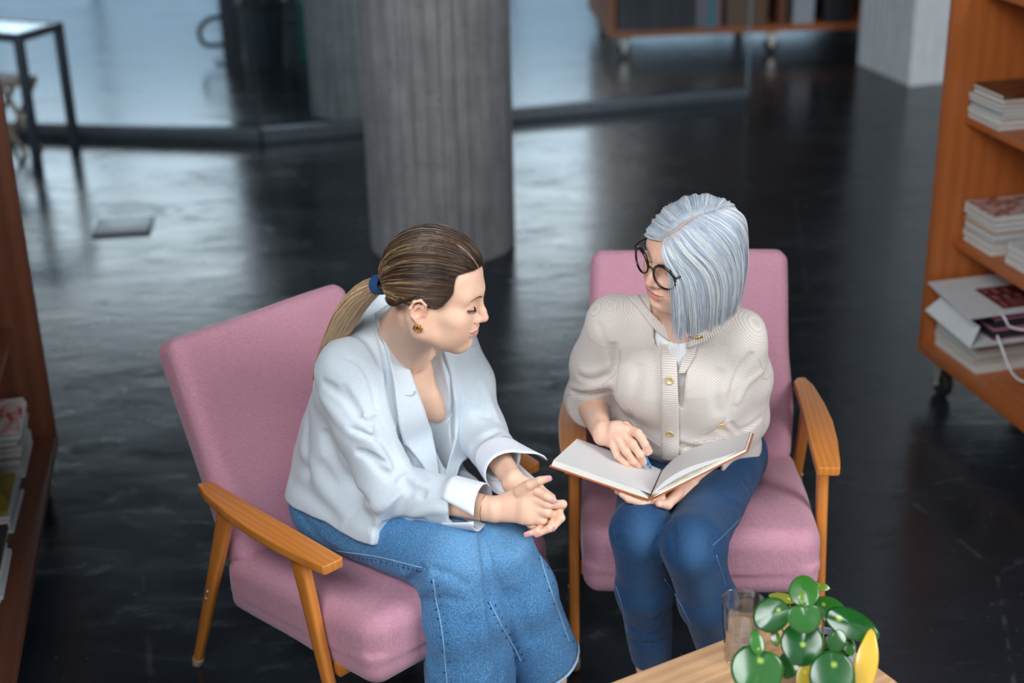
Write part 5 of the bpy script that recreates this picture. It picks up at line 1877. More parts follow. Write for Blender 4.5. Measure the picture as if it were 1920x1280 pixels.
# lashes, brows, earrings
M['lash'] = plain('dark_lashes', (34, 24, 22), .5); M['gold'] = plain('warm_gold', (206, 160, 84), .25, metal=1.0)
M['brow'] = plain('brown_brow_hair', (92, 64, 48), .7)
for s in (-1, 1):
    lm = MB()
    arc = [(.0190, .0835, .0125), (.0250, .0868, .0098), (.0315, .0872, .0086), (.0390, .0838, .0092), (.0460, .0765, .0122)]
    A = catmull([V(s * x, y, z) for x, y, z in arc], 7)
    lm.tube([yl(*p) for p in A], .0008, 6)
    for i in range(3, len(A), 1):
        p = A[i]; o = V(s * (p[0] * s - .030) * .3, .0050, -.0040)
        lm.tube([yl(*p), yl(*(p + o * .6 + V(0, 0, -.0004))), yl(*(p + o))], [.0004, .00035, .0002], 4)
    lm.build('eyelashes', M['lash'], young, smooth=True)
    br = [yl(s * x, y, z) for x, y, z in ((.0125, .0925, .0315), (.022, .0905, .0350), (.033, .0840, .0365), (.044, .0735, .0340))]
    q = [yb_cast.near(p, .0004)[0] for p in catmull(br, 5)]
    MB().tube(q, list(np.interp(np.linspace(0, 1, len(q)), [0, .3, 1], [.0024, .0026, .0008])), 6, flat=.6).build('eyebrow', M['brow'], young, smooth=True)
er = MB()
for dy, dz, R_ in ((-.0065, -.0325, .0058), (-.001, -.0320, .0052)):
    c_ = V(-.0795, dy, dz)
    for off in (-.0016, 0, .0016):
        er.tube([yl(*(c_ + V(off, R_ * math.cos(a), R_ * math.sin(a)))) for a in np.linspace(0, 2 * math.pi, 16)], .0011, 6)
er.build('earring', M['gold'], young, smooth=True)
for p in ((-.0840, -.0265, -.005), (-.0785, .0035, .015), (-.0770, .0070, .0015)):
    MB().lathe([(.0, -.0013), (.0013, -.0005), (.0013, .0005), (.0, .0013)], 8, yl(*p)).build('ear_stud', M['gold'], young, smooth=True)
# fine bracelet on the right wrist
bc_ = lerp(y_elR, y_wrR, .92)
ring = [bc_ + (.0265 * math.cos(a) * unit(np.cross(dR, np.cross(c_u, dR))) + .0215 * math.sin(a) * unit(np.cross(c_u, dR))) * 1.06 for a in np.linspace(0, 2 * math.pi, 30)]
MB().tube(ring, .0006, 5).build('bracelet', M['gold'], young, smooth=True)


# ================================================================== the grey-haired woman
OP, OR = head_frame((.370, 2.844, 1.086), math.radians(-57.1), math.radians(8.9), math.radians(13.9))
OS = 1.03
def ol(x, y, z): return OP + OR @ (V(x, y, z) * OS)
o_shR, o_shL = V(.208, 2.965, .895), V(.503, 2.930, .868)
o_elR, o_elL = V(.178, 3.080, .655), V(.524, 3.050, .620)
o_wrR, o_wrL = atY(1128, 812, 2.885), atY(1292, 903, 2.86)
o_pel = V(.432, 3.145, .470); o_mid = (o_shR + o_shL) / 2
o_hipR, o_hipL = V(.352, 3.150, .470), V(.512, 3.140, .470)
o_kneeR, o_kneeL = V(.262, 2.735, .505), V(.366, 2.675, .505)
o_ankR, o_ankL = V(.306, 2.86, .09), V(.470, 2.83, .09)
OX = unit(o_shL - o_shR); OHX = unit(o_hipL - o_hipR)
o_fw = unit(np.cross(OX, unit(o_mid - o_pel)))
if o_fw[1] > 0: o_fw = -o_fw
def oq(t, o=0.0, l=0.0): return o_pel + (o_mid - o_pel) * t + o_fw * o + OX * l
o_neck0 = o_mid + V(0, 0, .035)

# notebook geometry first: the hands rest on it
nS, nT = atY(1220, 925, 2.740), atY(1240, 880, 2.880)
nLn, nLf = atY(1038, 862, 2.752), atY(1082, 822, 2.898)
nRn, nRf = atY(1395, 838, 2.765), atY(1406, 806, 2.905)

# writing hand
oR_palm = U(.012, EC(o_wrR, atY(1160, 815, 2.868), c_u, (.024, .018), (.031, .015)), EC(atY(1150, 816, 2.872), atY(1172, 820, 2.862), unit(V(.6, -.3, .5)), (.032, .016), (.032, .014)))
oR_f = [hand_parts(px([(1174, 804, 2.870), (1196, 812, 2.845), (1209, 832, 2.838), (1214, 848, 2.842)]), [.0115, .0096, .0086, .0076]),
        hand_parts(px([(1168, 814, 2.862), (1186, 832, 2.838), (1200, 852, 2.836), (1207, 866, 2.846)]), [.0115, .0096, .0086, .0074]),
        hand_parts(px([(1160, 824, 2.856), (1174, 846, 2.836), (1188, 864, 2.838), (1198, 873, 2.848)]), [.0110, .0092, .0082, .0070]),
        hand_parts(px([(1150, 832, 2.856), (1158, 854, 2.842), (1174, 869, 2.840), (1186, 876, 2.848)]), [.0105, .0084, .0076, .0066]),
        hand_parts(px([(1140, 806, 2.885), (1172, 800, 2.895), (1202, 820, 2.872), (1217, 846, 2.852)]), [.014, .0115, .0100, .0080])]
# supporting hand under the spine
oL_palm = U(.012, EC(o_wrL, atY(1232, 934, 2.800), V(0, 1, .2), (.027, .018), (.038, .014)))
oL_f = [hand_parts(px([(1240, 930, 2.790), (1206, 936, 2.775), (1180, 928, 2.765), (1158, 920, 2.765)]), [.012, .0100, .0090, .0076]),
        hand_parts(px([(1238, 934, 2.765), (1205, 942, 2.748), (1180, 935, 2.745), (1166, 926, 2.748)]), [.012, .0098, .0088, .0074]),
        hand_parts(px([(1240, 925, 2.815), (1200, 926, 2.805), (1176, 918, 2.800), (1150, 912, 2.800)]), [.012, .0098, .0088, .0074]),
        hand_parts(px([(1242, 918, 2.840), (1205, 915, 2.835), (1185, 908, 2.830), (1168, 902, 2.830)]), [.011, .0086, .0078, .0068]),
        hand_parts(px([(1270, 925, 2.790), (1252, 946, 2.750), (1236, 944, 2.735)]), [.013, .0105, .0085])]
ohR = U(.006, *[U(.005, oR_palm, f) for f in oR_f[:0]], U(0, *[U(.005, oR_palm, f) for f in oR_f])); ohL = U(0, *[U(.006, oL_palm, f) for f in oL_f])
o_arms = U(0, U(.010, U(.02, RC(o_shR, o_elR, .040, .034), EC(o_elR, o_wrR, c_u, (.043, .040), (.0255, .0195))), ohR),
           U(.010, U(.02, RC(o_shL, o_elL, .040, .034), EC(o_elL, o_wrL, c_u, (.036, .034), (.0260, .0200))), ohL))
o_chest = U(.03, EC(o_pel, oq(.45), OHX, (.125, .095), (.115, .085)), EC(oq(.45), oq(.82), OX, (.110, .080), (.125, .078)),
            EC(oq(.82), o_mid, OX, (.125, .075), (.110, .048)))
o_neck = U(.022, RC(ol(0, -.022, -.035), o_neck0 - o_fw * .005, .049, .054), RC(ol(0, -.005, -.055), o_mid + o_fw * .035 + V(0, 0, .02), .040, .044),
           *[RC(o_neck0 + V(0, 0, .02) - o_fw * .01, o_mid + OX * s * .12, .03, .03) for s in (-1, 1)])
ohead = TR(head_node(smile=1.0, age=1.0, lids=1.0, nose=1.08, cran_z=.042, cran_rz=.076), OP, OR, OS)
o_legs = U(.03, RC(o_hipR, o_kneeR, .060, .042), RC(o_hipL, o_kneeL, .060, .042), RC(o_kneeR, o_ankR, .042, .030), RC(o_kneeL, o_ankL, .042, .030), foot(o_ankR, (-.1, -1)), foot(o_ankL, (.1, -1)))
o_body = U(.008, U(.03, o_chest, o_legs), o_neck, ohead, o_arms)
ov, of_ = multi_mesh(o_body, .0048 * Q, [(OP - V(.15, .150, .125), OP + V(.15, .150, .165), .0017 * Q), (atY(1180, 850, 2.83) - V(.09, .10, .09), atY(1180, 850, 2.83) + V(.16, .11, .075), .0019 * Q)])
oloc = (ov - OP) @ OR / OS
olips = (204, 112, 108)
it = []
for s in (-1, 1):
    it += [((s * .040, .066, -.022), (.024, .02, .018), (226, 156, 138), .35), ((s * .0315, .083, .0225), (.018, .010, .0040), (196, 142, 128), .4)]
it += [((0, .108, -.018), (.012, .012, .010), (224, 146, 130), .4)]
ocol = paint(oloc, it)
lip_paint(oloc, ocol, 1.0, olips)
nails(ov, ocol, [(atY(u1, v1, Y1), atY(u0, v0, Y0)) for u0, v0, Y0, u1, v1, Y1 in ((1209, 832, 2.838, 1213, 847, 2.842), (1200, 852, 2.836, 1206, 865, 2.846), (1188, 864, 2.838, 1197, 872, 2.848))], (228, 176, 160))
M['skin_o'] = skin_mat('weathered_fair_skin', (234, 190, 166), (216, 156, 132), .3, 420.0, .18)
old = link('person', new_mesh('person', ov, of_, True, {'tint': ocol}), M['skin_o'])
tag(old, 'seated woman with silver bob and dark glasses writing in a notebook, beige cardigan, dark jeans', 'person')
ob_cast = Caster(ov, of_)

# ---- jeans
def up(v): return v
oj_R = U(.03, RC(o_hipR, lerp(o_hipR, o_kneeR, .95), .088, .062), RC(lerp(o_kneeR, o_ankR, .0), lerp(o_kneeR, o_ankR, .42), .061, .060), RC(lerp(o_kneeR, o_ankR, .42), lerp(o_kneeR, o_ankR, 1.1), .060, .043))
oj_L = U(.03, RC(o_hipL, lerp(o_hipL, o_kneeL, .95), .090, .064), RC(lerp(o_kneeL, o_ankL, .0), lerp(o_kneeL, o_ankL, .42), .063, .060), RC(lerp(o_kneeL, o_ankL, .42), lerp(o_kneeL, o_ankL, 1.1), .060, .043))
dOR, dOL = unit(o_ankR - o_kneeR), unit(o_ankL - o_kneeL)
oj_R = CUT(oj_R, lerp(o_kneeR, o_ankR, .96), dOR, .003); oj_L = CUT(oj_L, lerp(o_kneeL, o_ankL, .96), dOL, .003)
oj0 = U(.005, U(.03, EC(o_pel, o_pel + V(0, 0, .10), OHX, (.165, .118), (.135, .10)), oj_R), oj_L)
v0, f0 = sdf_mesh(oj0, .007); oc0 = Caster(v0, f0)
def flo(c, pts, w, amp, n=5): return (line_on(c, pts, 0, n), w, amp)
ofolds = folds([flo(oc0, *a) for a in [
    ([(1146, 990), (1150, 1010), (1165, 1015)], .006, .008), ([(1145, 1005), (1160, 1000), (1180, 998)], .005, -.004), ([(1345, 1000), (1335, 1025), (1342, 1045)], .007, .008),
    ([(1180, 1170), (1210, 1190), (1250, 1180)], .007, .005), ([(1175, 1195), (1210, 1205), (1250, 1200)], .006, .005), ([(1195, 1150), (1220, 1165), (1245, 1150)], .007, .004),
    ([(1250, 960), (1262, 1000), (1262, 1060)], .008, .004), ([(1240, 1055), (1225, 1030), (1240, 1000)], .008, .003), ([(1390, 900), (1410, 920), (1440, 925)], .008, .004), ([(1350, 920), (1380, 940), (1420, 950)], .008, -.003)]])
oj = DSP(oj0, lambda P: ofolds(P) + .0014 * vnoise(P, 30, 4) + .0006 * vnoise(P, 90, 2), .012)
v1, f1 = sdf_mesh(oj, .0040 * Q)
fd = np.zeros(len(v1))
for k_, a_ in ((o_kneeR, o_ankR), (o_kneeL, o_ankL)):
    c = k_ + V(0, -.055, .02); fd = np.maximum(fd, .42 * np.exp(-(((v1 - c) / V(.030, .06, .060)) ** 2).sum(1)))
    c = lerp(k_, a_, .25) + V(0, -.06, .0); fd = np.maximum(fd, .30 * np.exp(-(((v1 - c) / V(.03, .05, .10)) ** 2).sum(1)))
    c = lerp(k_, o_pel, .35) + V(0, -.02, .07); fd = np.maximum(fd, .30 * np.exp(-(((v1 - c) / V(.04, .12, .05)) ** 2).sum(1)))
M['denim_dark'] = denim('indigo_denim', (14, 42, 76), (30, 70, 110), (64, 104, 142), (78, 118, 156), .3)
ojeans = link('jeans', new_mesh('jeans', v1, f1, True, {'fade': fd}), M['denim_dark'], old)
oc1 = Caster(v1, f1)
M['stitch_dark'] = plain('faded_indigo_seam', (86, 126, 170), .8)
for pts in ([(1448, 898), (1420, 935), (1385, 975), (1350, 1010), (1336, 1022)], [(1343, 1040), (1352, 1070), (1362, 1100)], [(1148, 1080), (1165, 1130), (1178, 1190)], [(1246, 1085), (1275, 1130), (1300, 1180)]):
    q = line_on(oc1, pts, .0003)
    if len(q) > 2: MB().tube(q, .0010, 5).build('seam', M['stitch_dark'], ojeans, smooth=True)

# ---- cardigan
oc_t = U(.05,
         EC(oq(.10, .01), oq(.45, .02), OX, (.158, .128), (.155, .125), .05),
         EC(oq(.45, .02), oq(.80, .012), OX, (.155, .122), (.165, .108), .08),
         EC(oq(.80, .008), oq(1.0, -.004), OX, (.160, .100), (.135, .056)),
         RC(o_shR + OX * .02 - V(0, 0, .006), o_mid + V(0, 0, .025) - o_fw * .005, .056, .052), RC(o_shL - OX * .02 - V(0, 0, .006), o_mid + V(0, 0, .025) - o_fw * .005, .056, .052),
         *[EL(oq(.72, .075, s * .07), (.06, .05, .06)) for s in (-1, 1)])
cuR, cuL = lerp(o_elR, o_wrR, .16), lerp(o_elL, o_wrL, .70)
doR, doL = unit(o_wrR - o_elR), unit(o_wrL - o_elL)
foR = SUB(.004, CUT(EC(o_elR, lerp(o_elR, o_wrR, .4), c_u, (.057, .054), (.052, .050)), cuR, doR, .006), RC(lerp(o_elR, o_wrR, .06), o_wrR, .043, .040))
osR = U(.03, RC(o_shR + OX * .012, lerp(o_shR, o_elR, .5), .060, .060), RC(lerp(o_shR, o_elR, .5), lerp(o_shR, o_elR, .97), .060, .055), foR)
foL = SUB(.004, CUT(EC(o_elL, lerp(o_elL, o_wrL, .8), c_u, (.054, .052), (.044, .042)), cuL, doL, .006), RC(lerp(o_elL, o_wrL, .62), o_wrL + doL * .05, .035, .033))
osL = U(.03, RC(o_shL - OX * .016, lerp(o_shL, o_elL, .5), .058, .056), RC(lerp(o_shL, o_elL, .5), o_elL, .056, .054), foL)
ocb = CUT(U(.022, oc_t, osR, osL), oq(.09), V(0, 0, -1) - o_fw * .1, .01)
v2, f2 = sdf_mesh(ocb, .007); oc2 = Caster(v2, f2)
cfolds = folds([flo(oc2, *a) for a in [
    ([(1072, 735), (1105, 742), (1150, 735)], .007, .012), ([(1068, 722), (1100, 728), (1148, 718)], .007, -.008), ([(1080, 705), (1110, 714), (1150, 700)], .008, .008),
    ([(1150, 640), (1152, 690), (1150, 740)], .008, .012), ([(1120, 600), (1135, 640), (1150, 680)], .007, .004), ([(1082, 690), (1110, 696), (1148, 680)], .008, -.004),
    ([(1412, 660), (1385, 700), (1372, 740), (1366, 790)], .008, .011), ([(1436, 690), (1400, 720), (1380, 760)], .010, -.005), ([(1366, 790), (1385, 812), (1400, 820)], .007, .007),
    ([(1345, 800), (1375, 820), (1400, 840)], .008, .006), ([(1430, 780), (1405, 800), (1380, 810)], .008, .005), ([(1265, 830), (1300, 842), (1340, 836)], .008, .009), ([(1180, 800), (1210, 830), (1235, 850)], .010, .005),
    ([(1350, 690), (1340, 740), (1348, 780)], .012, .004), ([(1200, 680), (1190, 740), (1185, 790)], .014, .004)]])
o_carve = U(.012, RC(o_mid + V(0, 0, .10) + o_fw * .03, o_mid + o_fw * .045 + V(0, 0, .03), .058, .050),
            EC(o_mid + o_fw * .05 + V(0, 0, .03) + OX * .006, oq(.80, .135, .008), OX, (.020, .03), (.005, .02), .01))
oc = SUB(.003, DSP(ocb, lambda P: cfolds(P) + .0018 * vnoise(P, 28, 5) + .0010 * vnoise(P, 75, 7), .015), o_carve)
v3, f3 = sdf_mesh(oc, .0034 * Q)
# knit coordinates: along and around the nearest limb or the trunk
bones = [(o_shR, o_elR, V(0, -1, 0), .10), (o_elR, o_wrR, V(0, 0, 1), .055), (o_shL, o_elL, V(0, -1, 0), .10), (o_elL, o_wrL, V(0, 0, 1), .055)]
kn = np.zeros((len(v3), 3)); best = np.full(len(v3), 1e9)
P = v3 - o_pel; zt = unit(o_mid - o_pel)
kn[:, 0] = P @ OX; kn[:, 1] = P @ zt; kn[:, 2] = 0
dt_ = np.maximum(0, np.abs(P @ OX) - .135)
for a_, b_, x_, lim in bones:
    d_, t_ = seg_dist(v3, a_, b_)
    m_k = (d_ < .075) & (d_ < best) & ((np.abs(P @ OX) > .128) | (d_ < .058)) & ((v3 - a_) @ unit(b_ - a_) > .012)
    z_ = unit(b_ - a_); xx = unit(x_ - z_ * (x_ @ z_)); yy = np.cross(z_, xx)
    q_ = v3 - a_
    ang = np.arctan2(q_ @ yy, q_ @ xx)
    kn[m_k, 0] = (ang * .058)[m_k]; kn[m_k, 1] = (q_ @ z_)[m_k]; best[m_k] = d_[m_k]


def knit(name, rgb, px_=.0052, py_=.0042):
    m = NT(name)
    a = m.attr('knit', 'Vector'); mp = m.n.new('ShaderNodeMapping'); m.l.new(a, mp.inputs['Vector'])
    mp.inputs['Scale'].default_value = (2 * math.pi / px_, 2 * math.pi / py_, 1)
    sx = m.n.new('ShaderNodeSeparateXYZ'); m.l.new(mp.outputs['Vector'], sx.inputs[0])
    nz = m.noise(m.coord(), 90.0, 3)
    x = m.math('ADD', sx.outputs[0], m.math('MULTIPLY', nz, 1.6)); y = m.math('ADD', sx.outputs[1], m.math('MULTIPLY', nz, 1.6))
    w = m.math('MULTIPLY', m.math('SINE', x), m.math('SINE', y))
    w = m.math('ADD', m.math('MULTIPLY', w, .5), .5)
    c = lin(*rgb)
    col = m.ramp(w, [(.1, tuple(v * .74 for v in c[:3]) + (1,)), (.55, c), (1.0, tuple(min(1, v * 1.08) for v in c[:3]) + (1,))])
    col = m.mix(m.maprange(m.noise(m.coord(), 10.0, 3), .3, .7, 0, .12), col, tuple(v * .8 for v in c[:3]) + (1,))
    m.bump(w, .55, .0016)
    return m.set(color=col, rough=.95, sheen=.3, sheen_r=.5, spec=.15)


M['knit'] = knit('oatmeal_knit', (220, 210, 202)); M['rib'] = knit('oatmeal_rib', (218, 208, 200), .0052, .5)
cardi = link('cardigan', new_mesh('cardigan', v3, f3, True, {'knit': kn}), M['knit'], old)
oc3 = Caster(v3, f3)
oc_plain = Caster(v2, f2)


def rib_sheet(name, rows, off, nu, nv, period, vertical=False, th=.004):
    vs, q = patch(oc_plain, rows, off, nu, nv)
    g = np.stack(np.meshgrid(np.arange(nv), np.arange(nu), indexing='ij'), -1).reshape(-1, 2)
    G = vs.reshape(nv, nu, 3)
    du = np.r_[0, np.cumsum(np.linalg.norm(np.diff(G[nv // 2], axis=0), axis=1))]; dv = np.r_[0, np.cumsum(np.linalg.norm(np.diff(G[:, nu // 2], axis=0), axis=1))]
    k = np.zeros((len(vs), 3)); k[:, 0] = dv[g[:, 0]] if vertical else du[g[:, 1]]; k[:, 1] = .125
    return sheet(name, (vs, q), M['rib'], cardi, th, {'knit': k})


plk = lambda j, i: .0045 + .002 * math.sin(math.pi * i)
rib_sheet('button_band', [[(1238, 640), (1252, 640), (1266, 640)], [(1240, 690), (1255, 690), (1270, 692)], [(1240, 750), (1256, 750), (1272, 752)], [(1241, 808), (1258, 810), (1274, 810)], [(1242, 858), (1258, 860), (1274, 860)]], plk, 8, 60, .005, True)
# ribbed neckband, both sides
rib_sheet('neckband', [[(1178, 562), (1200, 585), (1222, 610), (1248, 632), (1266, 642)], [(1196, 556), (1212, 576), (1232, 596), (1254, 614), (1266, 618)]], lambda j, i: .006, 44, 6, .005)
rib_sheet('neckband', [[(1290, 650), (1312, 642), (1340, 628), (1368, 604), (1386, 578)], [(1292, 628), (1308, 624), (1330, 612), (1352, 592), (1370, 572)]], lambda j, i: .006, 44, 6, .005)
rib_sheet('button_band', [[(1284, 640), (1296, 640), (1308, 640)], [(1280, 665), (1290, 666), (1302, 668)], [(1272, 700), (1278, 700), (1284, 700)]], lambda j, i: .0025, 8, 18, .005, True)
M['knit_edge'] = plain('oatmeal_knit_edge', (196, 184, 174), .9)
M['button'] = plain('pearl_gold_button', (214, 184, 140), .28, .1, 40, metal=.35)
for u, v in ((1256, 712), (1257, 808), (1350, 793)):
    p, n = oc_plain(u, v, .0085)
    z = n; x = unit(np.cross(z, V(0, 0, 1))); y = np.cross(z, x)
    b = MB().lathe([(0, .0016), (.0055, .0016), (.0075, .0030), (.0090, .0022), (.0092, .0), (.0, -.001)], 22)
    b.v = [tuple(p + x * q[0] + y * q[1] + z * q[2]) for q in b.v]
    b.build('button', M['button'], cardi, smooth=True)
for pts in ([(1182, 786), (1196, 806), (1222, 826), (1238, 838)], [(1318, 812), (1334, 806), (1352, 790), (1360, 780)]):
    q = line_on(oc3, pts, -.0006)
    if len(q) > 2: MB().tube(q, .0024, 7).build('pocket_edge', M['knit_edge'], cardi, smooth=True)
# white tee at the neck
M['tee'] = plain('white_tee_cotton', (232, 233, 234), .85, .02)
tee = U(.02, RC(o_mid + V(0, 0, .05) - o_fw * .01, o_mid + V(0, 0, .02) + o_fw * .012, .056, .056), RC(o_mid + V(0, 0, .01) + o_fw * .030, oq(.72, .055, .01), .048, .050))
tee = SUB(.004, CUT(tee, o_mid + V(0, 0, .058) + o_fw * .03, V(0, 0, 1) - o_fw * -.55, .004), RC(o_neck0 - o_fw * .02, ol(0, -.01, -.03), .0530, .050))
tv, tf = sdf_mesh(tee, .004)
link('tee_shirt', new_mesh('tee_shirt', tv, tf), M['tee'], old)
# pin at the neckband
p, n = oc_plain(1303, 628, .012)
MB().lathe([(0, -.005), (.0045, -.003), (.0062, .0), (.0045, .003), (0, .005)], 14, p).tube([p - c_r * .014, p + c_r * .014], [.0016, .0026], 8).build('brooch', M['gold'], old, smooth=True)

# ---- silver bob
HO = V(0, -.004, .042)
def g_local(d): return OR.T @ d
down = unit(g_local(V(0, 0, -1)))
part = catmull([V(.007, .087, .078), V(.010, .080, .091), V(.019, .068, .104), V(.024, .045, .118), V(.028, .018, .127), V(.034, -.010, .127), V(.030, -.045, .118), V(.018, -.075, .098)], 8)
part = np.array([on_skull((p - HO)[None], .0765, .0985, .0845)[0] + HO for p in part])


def bob_path(s, side, lift, drop, rg_=None, m=19):
    """s in 0..1 along the parting; falls over the side of the head and then hangs"""
    f = s * (len(part) - 1); i = min(int(f), len(part) - 2); root = part[i] + (part[i + 1] - part[i]) * (f - i)
    be = math.radians((67 if side > 0 else 34) - (152 if side > 0 else 120) * s ** .9)
    E = V(side * math.cos(be), math.sin(be), -.10)
    d = slerp(root - HO, E, np.linspace(0, 1, 12))
    L = lift * np.clip(np.linspace(0, 1, 12) * 2.2, .15, 1)
    top = np.array([on_skull(d[j][None], .0765 + L[j], .0985 + L[j], .0845 + L[j])[0] for j in range(12)]) + HO
    k = m - 12; t = np.linspace(0, 1, k + 1)[1:, None]
    out = V(side * math.cos(be), math.sin(be), 0)
    tan = top[-1] - top[-2]; tan = tan / np.linalg.norm(tan)
    dirs = tan[None] * (1 - np.clip(t * 2.2, 0, 1)) + down[None] * np.clip(t * 2.2, 0, 1)
    hang = top[-1] + np.cumsum(dirs * drop / k, 0) + out[None] * (.010 * np.sin(t * math.pi * .9) - .012 * t ** 2)
    A = np.concatenate([top, hang])
    for _ in range(10): A[2:-1] = .5 * A[2:-1] + .25 * (A[1:-2] + A[3:])
    return A


def to_o(P): return OP + (P * OS) @ OR.T
M['hair_base_o'] = plain('silver_underlayer', (150, 160, 172), .55, .12, 60)
drop_f = lambda s, side: (.135 if side > 0 else .10) - (.010 if side > 0 else 0) * s
hair_o = None
for side in (1, -1):
    ns = 40
    S = np.array([to_o(bob_path(s, side, .0065, drop_f(s, side) - .008)) for s in np.linspace(0.0 if side > 0 else .0, 1, ns)])
    idx = np.arange(ns * 19).reshape(ns, 19)
    q = np.stack([idx[:-1, :-1], idx[:-1, 1:], idx[1:, 1:], idx[1:, :-1]], -1).reshape(-1, 4)
    o = link('hair' if hair_o is None else 'hair_side', new_mesh('hair', S.reshape(-1, 3), q), M['hair_base_o'], hair_o or old)
    md = o.modifiers.new('thickness', 'SOLIDIFY'); md.thickness = .004; md.offset = 0
    hair_o = hair_o or o
rg = np.random.default_rng(21)
paths, cols = [], []
cs = [np.array(lin(*c)[:3]) for c in ((176, 188, 204), (206, 214, 222), (222, 220, 210), (150, 164, 184))]
for i in range(5800):
    side = 1 if rg.random() < .66 else -1
    s = rg.uniform(0, 1) ** (1.15 if side > 0 else 1)
    clump = .5 + .5 * math.sin(s * 70 + 2.0 * math.sin(s * 23))
    lf = .0068 + .0048 * clump * rg.uniform(.6, 1) + rg.uniform(0, .0030)
    P = bob_path(s, side, lf, drop_f(s, side) + rg.normal(0, .005) + (.012 * clump if s < .25 else .004 * clump))
    n_ = P.shape[0]; t = np.linspace(0, 1, n_)[:, None]
    P += (t ** 1.5) * rg.normal(0, .0022, 3) + .0008 * np.sin(t * rg.uniform(3, 9) + rg.uniform(0, 6)) * rg.normal(0, 1, 3)
    c = cs[0] * (1 - clump) + cs[1] * clump
    r_ = rg.random()
    if r_ < .15: c = cs[2]
    elif r_ < .32: c = cs[3]
    k = np.linspace(0, 1, n_)[:, None]
    cc = c * (1 - .0 * k); cc = cc * (1 - .5 * k) + (cc * .6 + cs[2] * .4) * (.5 * k)
    root = np.exp(-(np.linspace(0, 1, n_)[:, None] / .07) ** 2)
    cc = cc * (1 - .35 * root) + np.array(lin(206, 176, 160)[:3]) * .35 * root
    paths.append(to_o(P)); cols.append(cc)
# loose strands in front of the cheek
for i in range(90):
    P = bob_path(rg.uniform(0, .05), 1, rg.uniform(.008, .018), .155 + rg.uniform(-.03, .02))
    t = np.linspace(0, 1, len(P))[:, None]; P += (np.clip(t - .45, 0, 1) ** 1.3) * V(-.012 + rg.normal(0, .016), .012 + rg.normal(0, .010), 0)
    paths.append(to_o(P)); cols.append(np.tile(cs[1], (len(P), 1)))
strands('hair_strands', paths, rg.uniform(.00046, .00082, len(paths)), M['hair_silver'], hair_o, np.array(cols))
pp = to_o(part[:36] + (part[:36] - HO) / np.linalg.norm(part[:36] - HO, axis=1)[:, None] * .0025)
MB().tube(list(pp), list(np.interp(np.linspace(0, 1, len(pp)), [0, .3, .7, 1], [.002, .0042, .004, .001])), 8, flat=.4).build('parting', M['scalp'], hair_o, smooth=True)
# brows
M['brow_grey'] = plain('grey_brown_brow', (122, 98, 88), .8)
for s in (-1, 1):
    br = [ol(s * x, y, z) for x, y, z in ((.0125, .0925, .0310), (.022, .0905, .0345), (.033, .0840, .0360), (.044, .0735, .0335))]
    q = [ob_cast.near(p, .0004)[0] for p in catmull(br, 5)]
    MB().tube(q, list(np.interp(np.linspace(0, 1, len(q)), [0, .3, 1], [.0014, .0018, .0006])), 6, flat=.6).build('eyebrow', M['brow_grey'], old, smooth=True)
    A = catmull([V(s * x, y, z) for x, y, z in [(.0190, .0835, .0125), (.0250, .0868, .0098), (.0315, .0872, .0086), (.0390, .0838, .0092), (.0460, .0765, .0122)]], 5)
    MB().tube([ol(*p) for p in A], 0.0005, 6).build('eyelashes', M['brow_grey'], old, smooth=True)
# glasses
def tort():
    m = NT('dark_tortoiseshell')
    n = m.noise(m.coord(), 130.0, 3)
    m.set(color=m.ramp(n, [(.45, lin(26, 20, 20)), (.62, lin(50, 34, 30)), (.75, lin(110, 78, 62))]), rough=.22)
    return m.mat
M['tortoise'] = tort(); M['lens'] = glass_sheet('clear_lens', .02, .18, (.98, .98, .98, 1))
gg = None
for s in (-1, 1):
    cx_, cz_ = s * .0345, .0135
    def rim_pt(a, r=1.0):
        x = cx_ + s * .0260 * r * math.cos(a); z = cz_ + .0250 * r * math.sin(a) * (1 + .04 * math.sin(a))
        return ol(x, .1055 - 3.2 * x * x, z - .0)
    fr_ = MB().tube([rim_pt(a) for a in np.linspace(0, 2 * math.pi, 41)], [.0023 + .0014 * max(0, math.sin(a)) for a in np.linspace(0, 2 * math.pi, 41)], 8)
    if gg is None:
        fr_.tube(catmull([ol(-.0110, .1055, .0185), ol(0, .1075, .0215), ol(.0110, .1055, .0185)], 5), .0022, 8)
        gg = fr_.build('glasses', M['tortoise'], old, smooth=True)
    else: fr_.build('rim', M['tortoise'], gg, smooth=True)
    ln = MB(); pts = [rim_pt(a, .97) for a in np.linspace(0, 2 * math.pi, 37)[:-1]]; c_ = ol(cx_, .1060 - 3.2 * cx_ ** 2, cz_)
    ln.add([c_] + pts, [(0, 1 + k, 1 + (k + 1) % 36) for k in range(36)])
    ln.build('lens', M['lens'], gg, smooth=True, fixn=False)
    tpl = [(s * .0590, .0945, .0245), (s * .0665, .0905, .0255), (s * .0735, .070, .0250), (s * .0755, .03, .0235), (s * .0760, -.004, .0215), (s * .0755, -.022, .006)]
    if s > 0: tpl = [(.0590, .0945, .0245), (.0605, .0905, .0250), (.0600, .075, .0245), (.0620, .05, .024), (.070, .01, .022), (.074, -.015, .012)]
    MB().tube(catmull([ol(*p) for p in tpl], 6), .0019, 8, flat=1.3).build('temple', M['tortoise'], gg, smooth=True)

